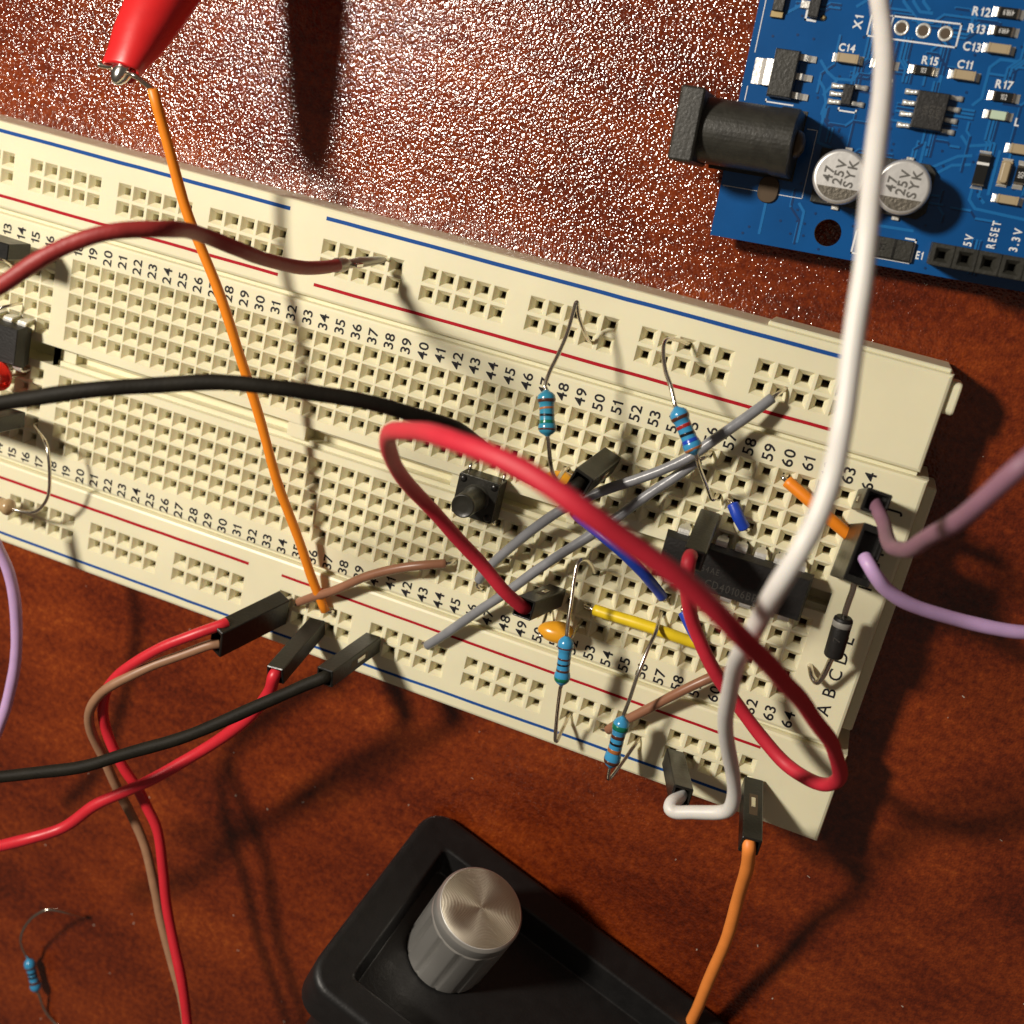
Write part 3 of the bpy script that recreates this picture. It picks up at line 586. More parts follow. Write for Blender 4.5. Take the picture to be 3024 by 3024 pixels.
# diode
t = thing('diode', 'black cylindrical diode with a grey band beside the letters D and E', 'diode', at(2391, 1964, 0))
A, B = at(2493, 1822, 5.2), at(2459, 1940, 5.0); F = frame_to(A, B); L_ = (B-A).length
body = MB().lathe(F, [(.95, 0), (1.15, .2), (1.2, .4), (1.2, L_-.4), (1.15, L_-.2), (.95, L_)], 28).build('body', M['epoxy'], t)
MB().lathe(F, [(1.19, .5), (1.215, .52), (1.215, 1.25), (1.19, 1.27)], 28, c0=False, c1=False).build('cathode_band', M['silver_ink'], body)
up = (CP-A).normalized(); F2 = Frame(A+(B-A)*.5, -F.z, (F.z.cross(up)).normalized()*-1, up)
sd = F2.y; nn = F2.x.cross(sd).normalized(); F2 = Frame(A+(B-A)*.5, F2.x, sd, nn if nn.dot(up) > 0 else -nn)
if F2.x.cross(F2.y).dot(F2.z) < 0: F2.y = -F2.y
MB().text(Frame(F2(0, .1, 1.21), F2.x, F2.y, F2.z), '7', .9, .01).build('printed_marking', M['engr'], body)
MB().tube([A+(B-A)*.05, A, at(2497, 1805, 5.4), at(2507, 1775, 5.8), at(2519, 1740, 6.2), at(2523, 1700, 6.4), at(2518, 1676, 6.2), at(2508, 1662, 5), at(2502, 1648, 3.4), at(2500, 1645, 1), at(2500, 1648, -2)], .38, 10, 5).build('lead', M['tin'], t)
MB().tube([B+(A-B)*.05, B, at(2450, 1956, 4.4), at(2438, 1983, 3.6), at(2422, 2010, 2.9), at(2410, 2015, 2.5), at(2399, 2000, 1.9), at(2392, 1968, .3), at(2393, 1966, -2.5)], .38, 10, 5).build('lead', M['tin'], t)

# ------------------------------------------------------------------ amber capacitors
def bead(label, C_, ax, up_, a, b, c, holes, lead_from, grp='amber capacitors'):
    t = thing('ceramic_capacitor', label, 'capacitor', (holes[0].x, holes[0].y, 0), grp)
    X = Vector(ax).normalized(); Y = Vector(up_); Y = (Y-X*Y.dot(X)).normalized(); Z = X.cross(Y); F = Frame(C_, X, Y, Z)
    rings = []; n = 24
    for i in range(1, 16):
        th = math.pi*i/16; ring = []
        for k in range(n):
            f = 2*math.pi*k/n; x = math.sin(th)*math.cos(f); y = math.sin(th)*math.sin(f); z = -math.cos(th)
            x2 = a*(abs(x)**.9)*(1 if x > 0 else -1); ring.append(F(x2, b*y*(1+.18*x), c*z))
        rings.append(ring)
    MB().loops(rings, sm=True).build('body', M['amber'], t)
    for h, l0 in zip(holes, lead_from):
        s_ = F(*l0); MB().tube([C_+(s_-C_)*.6, s_, s_*.45+h*.55+Vector((0, 0, .4)), h, h+Vector((0, 0, -2.6))], .24, 8, 5).build('lead', M['tin'], t)
    return t
bead('amber bead capacitor over number 51 beside a blue resistor', at(1641, 1866, 3.0), at(1690, 1871, 3)-at(1590, 1852, 3), (.15, -.75, .65), 2.55, 1.55, 1.25, [at(1619, 1801, .1), at(1716, 1835, .1)], [(-1.9, 1.0, -.3), (2.3, .4, -.2)])
bead('amber bead capacitor mostly hidden by a black housing and the red loop', at(1652, 1424, 2.6), at(1700, 1440, 2)-at(1640, 1418, 2), (.1, -.8, .5), 2.2, 1.6, 1.2, [at(1668, 1390, .1), at(1722, 1405, .1)], [(-1.5, .7, -.3), (1.8, .3, -.2)])

# ------------------------------------------------------------------ push button
t = thing('push_button', 'square black push button with a tall round cap, inside the bend of the red loop', 'button', (114.3, 14, 0))
F = Frame((114.25, 14.0, 0))
b_ = MB().box(F, -2.95, 2.95, -2.9, 2.9, .25, 3.35, .15).build('body', M['housing'], t)
m = MB(); m.prism(F, rr(-2.95, 2.95, -2.9, 2.9, .35), 3.36, 3.62, .08); m.build('cover_plate', M['swplate'], t)
for sx, sy in ((-1, -1), (1, -1), (-1, 1), (1, 1)):
    MB().lathe(F.off(sx*2.25, sy*2.2, 3.6), [(.52, 0), (.5, .12), (.38, .25), (.16, .33)], 16).build('rivet', M['housing'], t)
MB().lathe(F, [(1.95, 3.6), (1.95, 3.7), (1.72, 3.72), (1.68, 4.1), (1.62, 8.0), (1.64, 8.35), (1.58, 8.62), (1.45, 8.72), (1.38, 8.66), (.6, 8.66)], 36).build('cap', M['swcap'], t)
for sx, sy in ((-1, -1), (1, -1), (-1, 1), (1, 1)):
    MB().tube([F(sx*2.5, sy*2.9, .8), F(sx*2.5, sy*3.4, .7), F(sx*2.5, sy*3.75, .1), F(sx*2.5, sy*3.8, -2.5)], .3, 8, 4).build('leg', M['tin'], t)

# ------------------------------------------------------------------ DIP chips
def dip(name, label, x0, n, yl, yh, texts, zt=4.1):
    xc = x0+2.54*(n-1)/2-(1.75 if n == 4 else 0); t = thing(name, label, 'chip', (xc, (yl+yh)/2, 0), 'dual in-line chips')
    hl = 9.64 if n == 7 else 4.75; ym = (yl+yh)/2; F = Frame((xc, ym, 0))
    m = MB(); R = []
    for z, d in ((.9, .45), (2.3, 0), (2.45, 0), (zt-.12, .42), (zt, .55)):
        R.append([F(x, y, z) for x, y in ((-hl+d*.6, -3.2+d), (hl-d*.6, -3.2+d), (hl-d*.6, 3.2-d), (-hl+d*.6, 3.2-d))])
    m.loops(R); body = m.build('body', M['epoxy'], t)
    MB().box(F, -hl+.3, hl-.3, -2.15, -2.05, zt-.05, zt+.01).build('mould_line', M['housing'], body)
    if texts:
        m = MB()
        for s_, qx, qy, dx, h in texts:
            Q = at(qx, qy, zt); m.text(F.off(Q.x-xc+dx, Q.y-ym, zt+.005), s_, h, .008, sp=.14, wx=.8)
        m.build('engraved_marking', M['engr'], body)
    for k in range(n):
        for sy in (-1, 1):
            x = -2.54*(n-1)/2+2.54*k; m = MB()
            def q(y, z, w2): return [F(x-w2, sy*y, z), F(x+w2, sy*y, z)]
            rg = []
            for y, z, w2, th in ((3.0, 2.45, .72, .13), (3.45, 2.45, .74, .13), (3.72, 2.3, .74, .13), (3.86, 1.9, .74, .13), (3.92, 1.0, .62, .13), (3.93, .6, .34, .13), (3.93, -2.5, .24, .13)):
                ny, nz = (0, 1) if y < 3.5 else ((.7, .7) if y < 3.8 else (1, 0))
                ring = [F(x-w2, sy*(y-ny*th), z-nz*th), F(x+w2, sy*(y-ny*th), z-nz*th), F(x+w2, sy*(y+ny*th), z+nz*th), F(x-w2, sy*(y+ny*th), z+nz*th)]
                rg.append(ring if sy > 0 else ring[::-1])
            m.loops(rg); m.build('pin', M['solder'], t)
    return t
dip('logic_chip', 'long black chip engraved with faint figures, under the white jumper', 142.24, 7, 11.3, 17.65, [('54AE', 2105, 1686, -.3, .85), ('CD40106BE', 2146, 1740, .5, 1.1)])
dip('small_chip', 'short black chip cut off by the left edge of the photo', 33.02, 4, 11.3, 17.65, None)

# left-edge housings and LED
t = thing('black_header_plug', 'black plug end at the left edge just below number 14', 'plug', at(0, 745, 0), 'plugs at the left edge')
P0 = at(-40, 700, .5); P1 = at(40, 760, 6.5)
F = Frame(at(30, 752, 0), (1, 0, 0), (0, 1, 0)); MB().box(Frame(at(26, 722, 9.5), (1, -.02, 0), (.02, 1, 0)), -13, 0, -2.3, 0, -4.7, 0, .12).build('housing', M['housing'], t)
MB().tube([at(-40, 745, 4), at(0, 764, 3), at(26, 776, 1.5), at(38, 790, -.5), at(38, 790, -2.5)], .28, 8).build('lead', M['tin'], t)
t = thing('black_header_plug', 'black plug end at the left edge just below the black lead', 'plug', at(0, 1250, 0), 'plugs at the left edge')
MB().box(Frame(at(-14, 1236, 11), (1, .02, 0), (-.02, 1, 0)), -13, 0, -2.4, 0, -6.5, 0, .12).build('housing', M['housing'], t)
t = thing('red_led', 'round red indicator light half cut off by the left edge', 'led', at(-20, 1130, 0))
C_ = at(-58, 1118, 7.5); F = Frame(C_)
MB().lathe(Frame(C_-Vector((0, 0, 4))), [(2.3, 0), (2.3, .5), (1.95, .55), (1.95, 3.2), (1.85, 3.9), (1.5, 4.6), (.95, 5.05), (.4, 5.2)], 32).build('lens', M['ledred'], t)
for dx in (-1.27, 1.27): MB().tube([C_+Vector((dx, 0, -4)), C_+Vector((dx, 0, -7.2)), C_+Vector((dx, 0, -9.6))], .25, 8, 3).build('lead', M['tin'], t)
t = thing('bare_link', 'thin bare wire at the left edge between dark-red lead and small chip', 'wire', at(60, 905, 0))
MB().tube(dn(px([(-60, 940, 3.5), (0, 910, 3), (30, 902, 2), (60, 896, .1)])), .24, 8).build('wire', M['tin'], t)

# ------------------------------------------------------------------ blue circuit board
ang = math.radians(3.6); O = at(2097, 693, -4.2)
U_ = Vector((math.cos(ang), math.sin(ang), 0)); V_ = Vector((-math.sin(ang), math.cos(ang), 0)); AF = Frame(O, U_, V_)
ab = thing('microcontroller_board', 'blue circuit board with a black barrel power jack and white lettering', 'circuit board', (O.x, O.y, TZ))
hc, hr = (14.2, 2.75), 1.63
m = MB()
# board outline with the mounting hole: ring of quads round the hole, the rest as strips
n = 48
def sq(k):
    a = 2*math.pi*k/n; c, s_ = math.cos(a), math.sin(a); r = 2.4/max(abs(c), abs(s_)); return (hc[0]+r*c, hc[1]+r*s_)
for z, fl in ((0, 1), (-1.6, -1)):
    inn = [AF(hc[0]+hr*math.cos(2*math.pi*k/n), hc[1]+hr*math.sin(2*math.pi*k/n), z) for k in range(n)]; out = [AF(*sq(k), z) for k in range(n)]
    fs = [(k, (k+1) % n, n+(k+1) % n, n+k)[::-fl] for k in range(n)]; m.add(inn+out, fs)
    x0, x1, y0, y1 = hc[0]-2.4, hc[0]+2.4, hc[1]-2.4, hc[1]+2.4; W_, H_ = 68.6, 53.4
    for a, b_, c, d in ((0, x0, 0, H_), (x1, W_, 0, H_), (x0, x1, 0, y0), (x0, x1, y1, H_)):
        q = [AF(a, c, z), AF(b_, c, z), AF(b_, d, z), AF(a, d, z)]; m.add(q if fl > 0 else q[::-1], [(0, 1, 2, 3)])
m.mi = 1
m.loops([[AF(x, y, z) for x, y in ((0, 0), (W_, 0), (W_, H_), (0, H_))] for z in (-1.6, 0)], False, False)
m.loops([[AF(hc[0]+hr*math.cos(-2*math.pi*k/n), hc[1]+hr*math.sin(-2*math.pi*k/n), z) for k in range(n)] for z in (-1.6, 0)], False, False)
# covered copper traces and vias
m.mi = 2
def tr(pts, w2=.22):
    for a, b_ in zip(pts[:-1], pts[1:]):
        a, b_ = Vector(a), Vector(b_); d = (b_-a).normalized(); nn = Vector((-d.y, d.x))*w2; e = d*w2*.4
        m.loops([[AF(*(a-e-nn), z), AF(*(b_+e-nn), z), AF(*(b_+e+nn), z), AF(*(a-e+nn), z)] for z in (-.01, .035+random.random()*.008)], False, True)
for p_ in ([(8.7, 22.2), (9.8, 21.0), (10.8, 20.4), (12.9, 20.5), (13.3, 21.4)], [(9.0, 20.0), (9.8, 19.2), (10.4, 17.6), (10.2, 16.2)], [(11.3, 20.6), (9.9, 18.4)], [(22.0, 14.9), (22.0, 10.8)], [(22.8, 14.9), (22.8, 12.1)],
           [(24.2, 12.2), (26.8, 13.9), (28.3, 14.2)], [(24.6, 11.4), (26.4, 12.8), (28.4, 13.2)], [(29.3, 10.9), (29.3, 9.3), (30.2, 8.4), (36, 8.1)], [(30.2, 10.9), (30.2, 9.9), (31, 9.2)], [(31.2, 15.2), (31.2, 10.2)], [(22.7, 22.4), (22.7, 20.6)],
           [(26.9, 19.7), (27.7, 20.6), (27.7, 24.0), (28.6, 25.0), (33, 25)], [(16.5, 30.8), (16.5, 29.8), (17.6, 28.8)], [(17.6, 30.8), (17.6, 29.9), (18.6, 28.9), (20, 28.9)], [(18.7, 30.8), (18.7, 30.0), (19.6, 29.2)],
           [(3.5, 26.9), (5.3, 28.2)], [(10.5, 16.9), (10.5, 13), (12.2, 12.6)], [(6, 5), (6, 1.2)], [(10, 5.6), (10.8, 4.7), (10.8, 1)], [(16.5, 5.4), (18.2, 4.6), (24, 4.7)], [(26.6, 16.2), (27.6, 15.2), (30, 15.7)], [(24.5, 27.8), (24.5, 30)], [(11.4, 28.6), (14.3, 31)]):
    tr(p_, .17)
rng = random.Random(5)
for _ in range(46):
    x, y = rng.uniform(9, 36), rng.uniform(4.5, 30); k = rng.choice((1, 1, 2, 3)); d = rng.choice(((1, 0), (0, 1), (0, -1), (-1, 0))); e = rng.choice((-1, 1)); L1, L2, L3 = rng.uniform(.8, 4), rng.uniform(.5, 2), rng.uniform(.8, 5)
    for q in range(k):
        ox, oy = x+q*.42*d[1], y+q*.42*d[0]; P = [(ox, oy)]
        P.append((ox+d[0]*L1, oy+d[1]*L1)); P.append((P[-1][0]+(d[0]-e*d[1])*L2*.7, P[-1][1]+(d[1]+e*d[0])*L2*.7)); P.append((P[-1][0]+d[0]*L3, P[-1][1]+d[1]*L3))
        if all(.6 < a < 40 and .6 < b_ < 33 and (a-14.2)**2+(b_-2.75)**2 > 5 for a, b_ in P):
            m.mi = 3; tr([(a+.11, b_-.11) for a, b_ in P], .13); m.mi = 2; tr(P, .13)
m.mi = 3
for _ in range(110):
    x, y = random.uniform(1.5, 36), random.uniform(.6, 31)
    if 1 < x < 9 and 6 < y < 24: continue
    m.lathe(AF.off(x, y, 0), [(.17, -.01), (.17, .042)], 8, False, c0=False)
pcb = m.build('printed_circuit_board', [M['pcb'], M['edge'], M['trace'], M['via']], ab)
# silkscreen
m = MB(); TH = .05
def ln(x0, y0, x1, y1, w2=.09): 
    a, b_ = Vector((x0, y0)), Vector((x1, y1)); d = (b_-a).normalized(); nn = Vector((-d.y, d.x))*w2; e = d*w2
    m.add([AF(*(a-e-nn), TH), AF(*(b_+e-nn), TH), AF(*(b_+e+nn), TH), AF(*(a-e+nn), TH)], [(0, 1, 2, 3)])
def poly(*p, w2=.09):
    for a, b_ in zip(p[:-1], p[1:]): ln(*a, *b_, w2)
poly((13.3, 25.6), (23.45, 25.6), (23.45, 28.15), (13.3, 28.05), (13.3, 25.6)); ln(15.8, 25.6, 15.8, 28.05)
ln(.75, 28.6, .75, 22.1, .05); ln(.75, 18.1, .75, 16.5, .05); ln(.75, 31.5, .75, 28.9, .05)
poly((3.3, 16.95), (3.3, 16.7), (6.6, 16.7), w2=.08); poly((12.05, 17.2), (12.05, 16.95), (14.1, 16.95), (14.1, 17.2), w2=.09)
poly((10.2, 14.3), (10.2, 6.2), (7.0, 6.2), w2=.04); poly((-0.0+.3, 6.2), (4.6, 6.2), w2=.04); ln(9.0, 14.3, 10.2, 14.3, .04)
poly((18.6, 3.72), (17.5, 3.72), (17.5, .92), (24.6, .92), (24.6, 3.7), (23.4, 3.7), w2=.10)
poly((5.85, 28.2), (5.85, 26.45), (7.0, 26.42), w2=.12)
T_ = lambda s_, x, y, h, rot=0, wx=.92, **k: m.text(AF.off(x, y, 0, rot), s_, h*.86, TH, stroke=.035, wx=wx, **k)
H2 = math.pi/2
T_('X1', 11.95, 26.9, 1.15, H2); T_('R12', 25.25, 29.75, 1.1); T_('R13', 25.2, 27.9, 1.1); T_('C13', 25.2, 25.95, 1.1); T_('R15', 21.05, 23.85, 1.05); T_('C11', 24.95, 23.95, 1.05)
T_('C14', 11.4, 24.0, 1.0); T_('R6', 16.2, 23.85, 1.0); T_('U2', 16.9, 20.9, 1.0); T_('R17', 29.75, 22.4, 1.05); T_('L', 32.2, 18.6, 1.0); T_('E1', 25.42, 2.05, 1.1, wx=.7)
T_('5V', 30.4, 4.75, 1.1, H2, wx=.8); T_('RESET', 33.0, 5.85, 1.1, H2, sp=.16, wx=.68); T_('3.3V', 35.55, 5.7, 1.1, H2, sp=.2, wx=.85)
m.build('white_print', M['silk'], pcb)
# header holes X1
for x in (14.5, 16.99, 19.47, 21.96):
    h = MB().lathe(AF.off(x, 26.93, 0), [(.86, .0), (.86, .06), (.80, .09), (.62, .09), (.56, .03)], 24, c0=False, c1=False).build('plated_ring', M['solder'], pcb)
    MB().lathe(AF.off(x, 26.93, 0), [(.57, .0), (.57, .05)], 24, c0=False).build('hole', M['dark_hole'], h)
# chip parts
def smd(kind, x0, x1, y0, y1, h, rot=0, txt=None, flip=False, pad=.55):
    """two-terminal chip lying along u, between pads"""
    cx_, cy_ = (x0+x1)/2, (y0+y1)/2; hx, hy = (x1-x0)/2, (y1-y0)/2; F = AF.off(cx_, cy_, 0, rot)
    if rot: hx, hy = hy, hx
    nm = {'c': 'chip_capacitor', 'r': 'chip_resistor', 'l': 'chip_led', 'd': 'chip_diode'}[kind]
    bx = hx-pad
    top = MB().box(F, -bx+.24, bx-.24, -hy, hy, .04, h, .05).build(nm, M[{'c': 'mlcc', 'r': 'chipres', 'l': 'ledlens', 'd': 'chipres'}[kind]], ab)
    for sg in (-1, 1):
        a, b_ = sorted((sg*bx, sg*(bx-.26))); MB().box(F, a, b_, -hy-.02, hy+.02, .04, h+.03, .05).build('end_cap', M['mlcc' if kind == 'c' else 'tin'], top)
        rg = []
        for x, z, yy in ((hx, .05, hy+.02), (hx-.12, .1, hy), (bx+.16, .26, hy-.02), (bx+.0, h*.6, hy-.08)):
            rg.append([F(sg*x, -yy, .01), F(sg*x, yy, .01), F(sg*x, yy*.95, z), F(sg*x, -yy*.95, z)][::(1 if sg < 0 else -1)])
        MB().loops(rg).build('solder_joint', M['solder'], top)
    if txt: MB().text(F.off(0, 0, h+.01, math.pi if flip else 0), txt, hy*1.15, .006, wx=.62, sp=.07).build('chip_marking', M['white_ink'], top)
    return top, F
smd('c', 10.0, 13.6, 22.25, 23.25, 1.0); smd('r', 14.45, 17.75, 22.2, 23.2, .5); smd('r', 18.85, 22.3, 22.15, 23.15, .5, txt='103'); smd('c', 23.4, 26.95, 22.2, 23.2, 1.0)
smd('r', 26.4, 29.9, 29.35, 30.45, .5, txt='49R9', flip=True); smd('r', 26.5, 29.8, 27.45, 28.45, .5, txt='49R9', flip=True); smd('c', 26.35, 29.9, 25.5, 26.5, 1.0)
smd('r', 28.25, 31.8, 20.5, 21.55, .5, txt='102'); smd('l', 28.3, 31.6, 18.5, 19.45, .6); smd('c', 31.65, 35.6, 15.15, 16.2, .8); smd('c', 31.7, 35.2, 9.5, 10.45, .8)
d_, F = smd('d', 29.05, 30.4, 10.6, 14.95, .75, rot=H2, pad=.35)
MB().box(F, .55, .85, -.68, .68, .74, .775).build('polarity_band', M['white_ink'], d_)
tp, F = smd('c', 31.75, 32.95, 11.3, 14.5, .3, rot=H2, pad=.3)
MB().prism(F, rr(-1.2, 1.2, -.42, .42, .3), .3, 1.0, .12).build('rounded_top', M['mlcc'], tp)
smd('r', 33.55, 34.7, 11.3, 14.5, .5, rot=H2, txt='105')
# voltage regulator
rg_ = MB(); rg_.loops([[AF(x, y, z) for x, y in ((3.3+d, 17.25+d), (6.35-d, 17.25+d), (6.35-d, 22.8-d), (3.3+d, 22.8-d))] for z, d in ((.1, .12), (.85, 0), (1.6, .12), (1.68, .2))])
reg = rg_.build('voltage_regulator', M['jack'], ab)
m = MB(); m.loops([[AF(x, 18.5, a), AF(x, 21.5, a), AF(x, 21.5, b_), AF(x, 18.5, b_)][::-1] for x, a, b_ in ((1.05, .02, .12), (1.9, .02, .16), (2.2, .02, .42), (2.5, .5, .72), (3.4, .6, .82))])
m.build('heat_tab', M['solder'], reg)
for y in (22.15, 19.98, 17.8):
    m = MB(); m.loops([[AF(x, y-.36, a), AF(x, y+.36, a), AF(x, y+.36, b_), AF(x, y-.36, b_)] for x, a, b_ in ((8.2, .02, .2), (7.6, .02, .3), (7.25, .25, .5), (7.0, .6, .8), (6.2, .62, .82))]); m.build('pin', M['solder'], reg)
# five-pin and eight-pin chips
def soic(x0, x1, y0, y1, h, pl, pr, name):
    m = MB(); m.loops([[AF(x, y, z) for x, y in ((x0+d, y0+d), (x1-d, y0+d), (x1-d, y1-d), (x0+d, y1-d))] for z, d in ((.1, .1), (h*.5, 0), (h-.03, .12), (h, .18))])
    b_ = m.build(name, M['epoxy'], ab)
    for ys, sg, xe in ((pl, -1, x0), (pr, 1, x1)):
        for y in ys:
            m = MB(); r = []
            for dx, a, c in ((1.5, .02, .22), (1.15, .02, .36), (.75, .05, .34), (.5, .25, .5), (.3, .45, .65), (-.1, .5, .7)):
                wv = .24 if dx < 1.1 else .3
                r.append([AF(xe+sg*dx, y-wv, a), AF(xe+sg*dx, y+wv, a), AF(xe+sg*dx, y+wv, c), AF(xe+sg*dx, y-wv, c)][::(-1 if sg < 0 else 1)])
            m.loops(r, sm=True).build('pin', M['solder'], b_)
    return b_
s8 = soic(20.6, 24.25, 16.1, 20.45, 1.55, (20.15, 18.9, 17.63, 16.37), (20.15, 18.9, 17.63, 16.37), 'eight_pin_chip')
MB().box(AF, 20.75, 24.1, 16.3, 16.36, 1.5, 1.557).build('mould_line', M['housing'], s8)
m = MB()
for i, s_ in enumerate(('358', '4Q2', 'M03')): m.text(AF.off(22.6+.75*(i-1), 18.2, 1.555, H2), s_, .55, .008)
m.build('chip_marking', M['engr'], s8)
soic(12.1, 13.4, 17.55, 20.0, 1.0, (19.6, 18.7, 17.8), (19.8, 17.9), 'five_pin_chip')
# fuse and clipped chip at the photo's top edge
f_ = MB().box(AF, 1.8, 3.1, 26.9, 30.8, .1, .9, .06).build('fuse', M['jack'], ab)
for y0, y1 in ((26.15, 26.95), (30.7, 31.5)): MB().box(AF, 1.65, 3.2, y0, y1, .02, .45, .08).build('end_cap', M['copperpad'], f_)
MB().text(AF.off(2.4, 28.9, .91), '3', 1.0, .01).build('chip_marking', M['copperpad'], f_)
MB().box(AF, 6.1, 7.3, 26.7, 31, .1, 1.1, .08).build('small_diode', M['epoxy'], ab)
MB().box(AF, 4.95, 6.05, 27.6, 28.5, .02, .4, .08).build('solder_pad', M['solder'], ab); MB().lathe(AF.off(7.9, 26.9, 0), [(.35, 0), (.33, .15), (.15, .25)], 14).build('solder_pad', M['copperpad'], ab)
# resettable fuse E1
e1 = MB().box(AF, 18.3, 24.45, 1.1, 3.45, .05, .85, .06).build('current_fuse', M['jack'], ab)
MB().box(AF, 18.25, 19.3, 1.05, 3.5, .05, .9, .05).build('end_cap', M['dark_hole'], e1); MB().box(AF, 22.2, 22.5, 1.12, 3.43, .8, .88).build('end_cap', M['housing'], e1)
MB().text(AF.off(20.9, 2.3, .86, H2), 'M', .8, .006).build('chip_marking', M['housing'], e1)
# electrolytic capacitors
for cx_, cy_, sc_ in ((14.35, 9.25, 1), (21.6, 9.25, 1)):
    F = AF.off(cx_, cy_, 0)
    can = MB().lathe(F, [(3.05, .8), (3.05, 1.4), (2.9, 1.7), (3.1, 2.0), (3.12, 5.6), (3.05, 5.95), (2.85, 6.12), (2.7, 6.14)], 48).build('electrolytic_capacitor', M['can'], ab, 'silver can capacitor marked 47 25V SYK, ' + ('nearer the power jack' if cx_ < 18 else 'right of the white jumper'))
    MB().prism(F, [(-3.1, -3.2), (2.4, -3.2), (3.3, -2.3), (3.3, 2.3), (2.4, 3.2), (-3.1, 3.2)], .05, .85, .08).build('base', M['jack'], can)
    m = MB(); a0 = math.asin(1.25/2.72); ol = []
    for k in range(21):
        a = math.pi+a0+(math.pi-2*a0)*k/20; ol.append((2.7*math.cos(a), 2.7*math.sin(a)))
    m.prism(F, ol, 6.13, 6.155); m.build('polarity_mark', M['canmark'], can)
    m = MB()
    for s_, x, y, h in (('47', -1.35, .15, 1.12), ('25V', -.15, .5, 1.12), ('SYK', 1.15, .5, 1.12)): m.text(F.off(x, y, 6.15, H2-.04), s_, h, .012, stroke=.035, sp=.12)
    m.build('printed_marking', M['canink'], can)
    MB().box(F, -.45, .45, 3.1, 3.7, .02, .35, .06).build('solder_tab', M['solder'], can); MB().box(F, -.45, .45, -3.7, -3.1, .02, .35, .06).build('solder_tab', M['solder'], can)
# power jack
jk = MB(); JF = Frame(AF(0, 0, 0), AF.y, AF.z, AF.x)        # local x = v, y = up, z = u
jk.box(JF, 7.9, 16.3, .1, 10.8, -5.3, -2.4, .25)
ar = []
for k in range(25):
    a = math.pi*k/24; ar.append((12.05+3.75*math.cos(a), 6.2+3.75*math.sin(a)))
arch = ar+[(8.3, .1), (15.8, .1)]
def archs(s_, d=0): return [((x-12.05)*s_+12.05, y*s_+d) for x, y in arch]
jk.sm = False
jk.loops([[JF(x, y, z) for x, y in archs(s_)] for z, s_ in ((-2.6, .99), (6.2, .99), (6.25, 1.03), (8.3, 1.03), (8.45, .99))], sm=False)
for i in range(len(jk.f)): pass
jo = jk.build('power_jack', M['jack'], ab)
MB().box(JF, 7.95, 16.25, -.6, .1, -2.0, 8.6).build('jack_base', M['jack'], jo)
MB().lathe(Frame(JF(12.05, 5.6, 8.4), JF.x, JF.y, JF.z), [(1.6, 0), (1.6, .3), (1.35, .8), (.7, 1.15), (.2, 1.2)], 24).build('centre_pin', M['bronze'], jo)
MB().prism(Frame(JF(0, 0, 0), AF.x, AF.y, AF.z), rr(4.7, 7.2, 5.0, 8.2, 1.1), .1, .35, .08).build('solder_lug', M['bronze'], jo)
# header socket
m = MB()
for k in range(8):
    x0 = 26.35+2.54*k; F = AF.off(x0+1.27, 2.6, 0); hx = 1.25
    o = [(-hx, -1.25), (hx, -1.25), (hx, 1.2), (-hx, 1.2)]
    def R4(hx_, hy_, z): return [F(-hx_, -hy_, z), F(hx_, -hy_, z), F(hx_, hy_, z), F(-hx_, hy_, z)]
    m.loops([R4(1.25, 1.25, 0), R4(1.25, 1.25, 8.42), R4(1.19, 1.19, 8.5), R4(.8, .8, 8.5), R4(.4, .4, 8.0), R4(.36, .36, 5)])
m.build('header_socket', M['jack'], ab)

# ------------------------------------------------------------------ knob device
n_ = Vector((.285, .887, .364)).normalized(); e2 = Vector((.952, -.305, 0)); e2 = (e2-n_*e2.dot(n_)).normalized(); e1 = e2.cross(n_)*-1
if e1.z < 0: e1 = -e1
e1 = n_.cross(e1).cross(n_).normalized()
if e1.cross(e2).dot(n_) < 0: e2 = -e2
ZA = -8.4; A0 = at(1283, 2372, ZA)
DF = Frame(A0, e1, e2, n_)
def onp(pxx, pyy, c):
    a, b = (pxx-1512)/FP, (pyy-1512)/FP; d = RW[0]*a+RW[1]*b+RW[2]
    P_ = DF(0, 0, c); q = CP+d*((P_-CP).dot(n_)/d.dot(n_)); r = q-DF.o; return (r.dot(e1), r.dot(e2))
HH = onp(893, 2885, 0)[0]; WW = 62
print('adapter', HH, onp(893, 2885, 0), onp(1340, 2486, 0), onp(1065, 2871, 0), onp(2126, 3011, 0), 'knob', onp(1423, 2680, 0), onp(1307, 2830, 0))
dv = thing('knob_controller', 'black plastic box with a recessed panel and a tall silver knob', 'controller', (A0.x+20, A0.y-12, TZ))
rim = 5.6; rec = -4.6
m = MB(); m.sm = False
oo = lambda d: rr(d, HH-d, d, WW-d, max(.4, 4.2-d), 6)
ii = lambda d, r=.9: rr(rim-d, HH-rim+d+1.0, rim-d, WW-rim+d, r, 6)
def Z(o, z): return [DF(x, y, z) for x, y in o]
R_ = [Z(oo(2.4), -9.5), Z(oo(.6), -8.2), Z(oo(.05), -7.9), Z(oo(0), -7.6), Z(oo(0), -7.4), Z(oo(0), -1.1), Z(oo(0), -.95), Z(oo(.12), -.5), Z(oo(.45), -.14), Z(oo(.9), -.01), Z(oo(1.05), 0), Z(oo(1.2), 0),
      Z(ii(.75), 0), Z(ii(.55), 0), Z(ii(.4), -.03), Z(ii(.2), -.16), Z(ii(.12), -.35), Z(ii(.1), -.5), Z(ii(-.7), rec+.3), Z(ii(-.75), rec+.1), Z(ii(-.85), rec), Z(ii(-1.0), rec)]
m.loops(R_, sm=True); m.build('panel_housing', M['adapter'], dv)
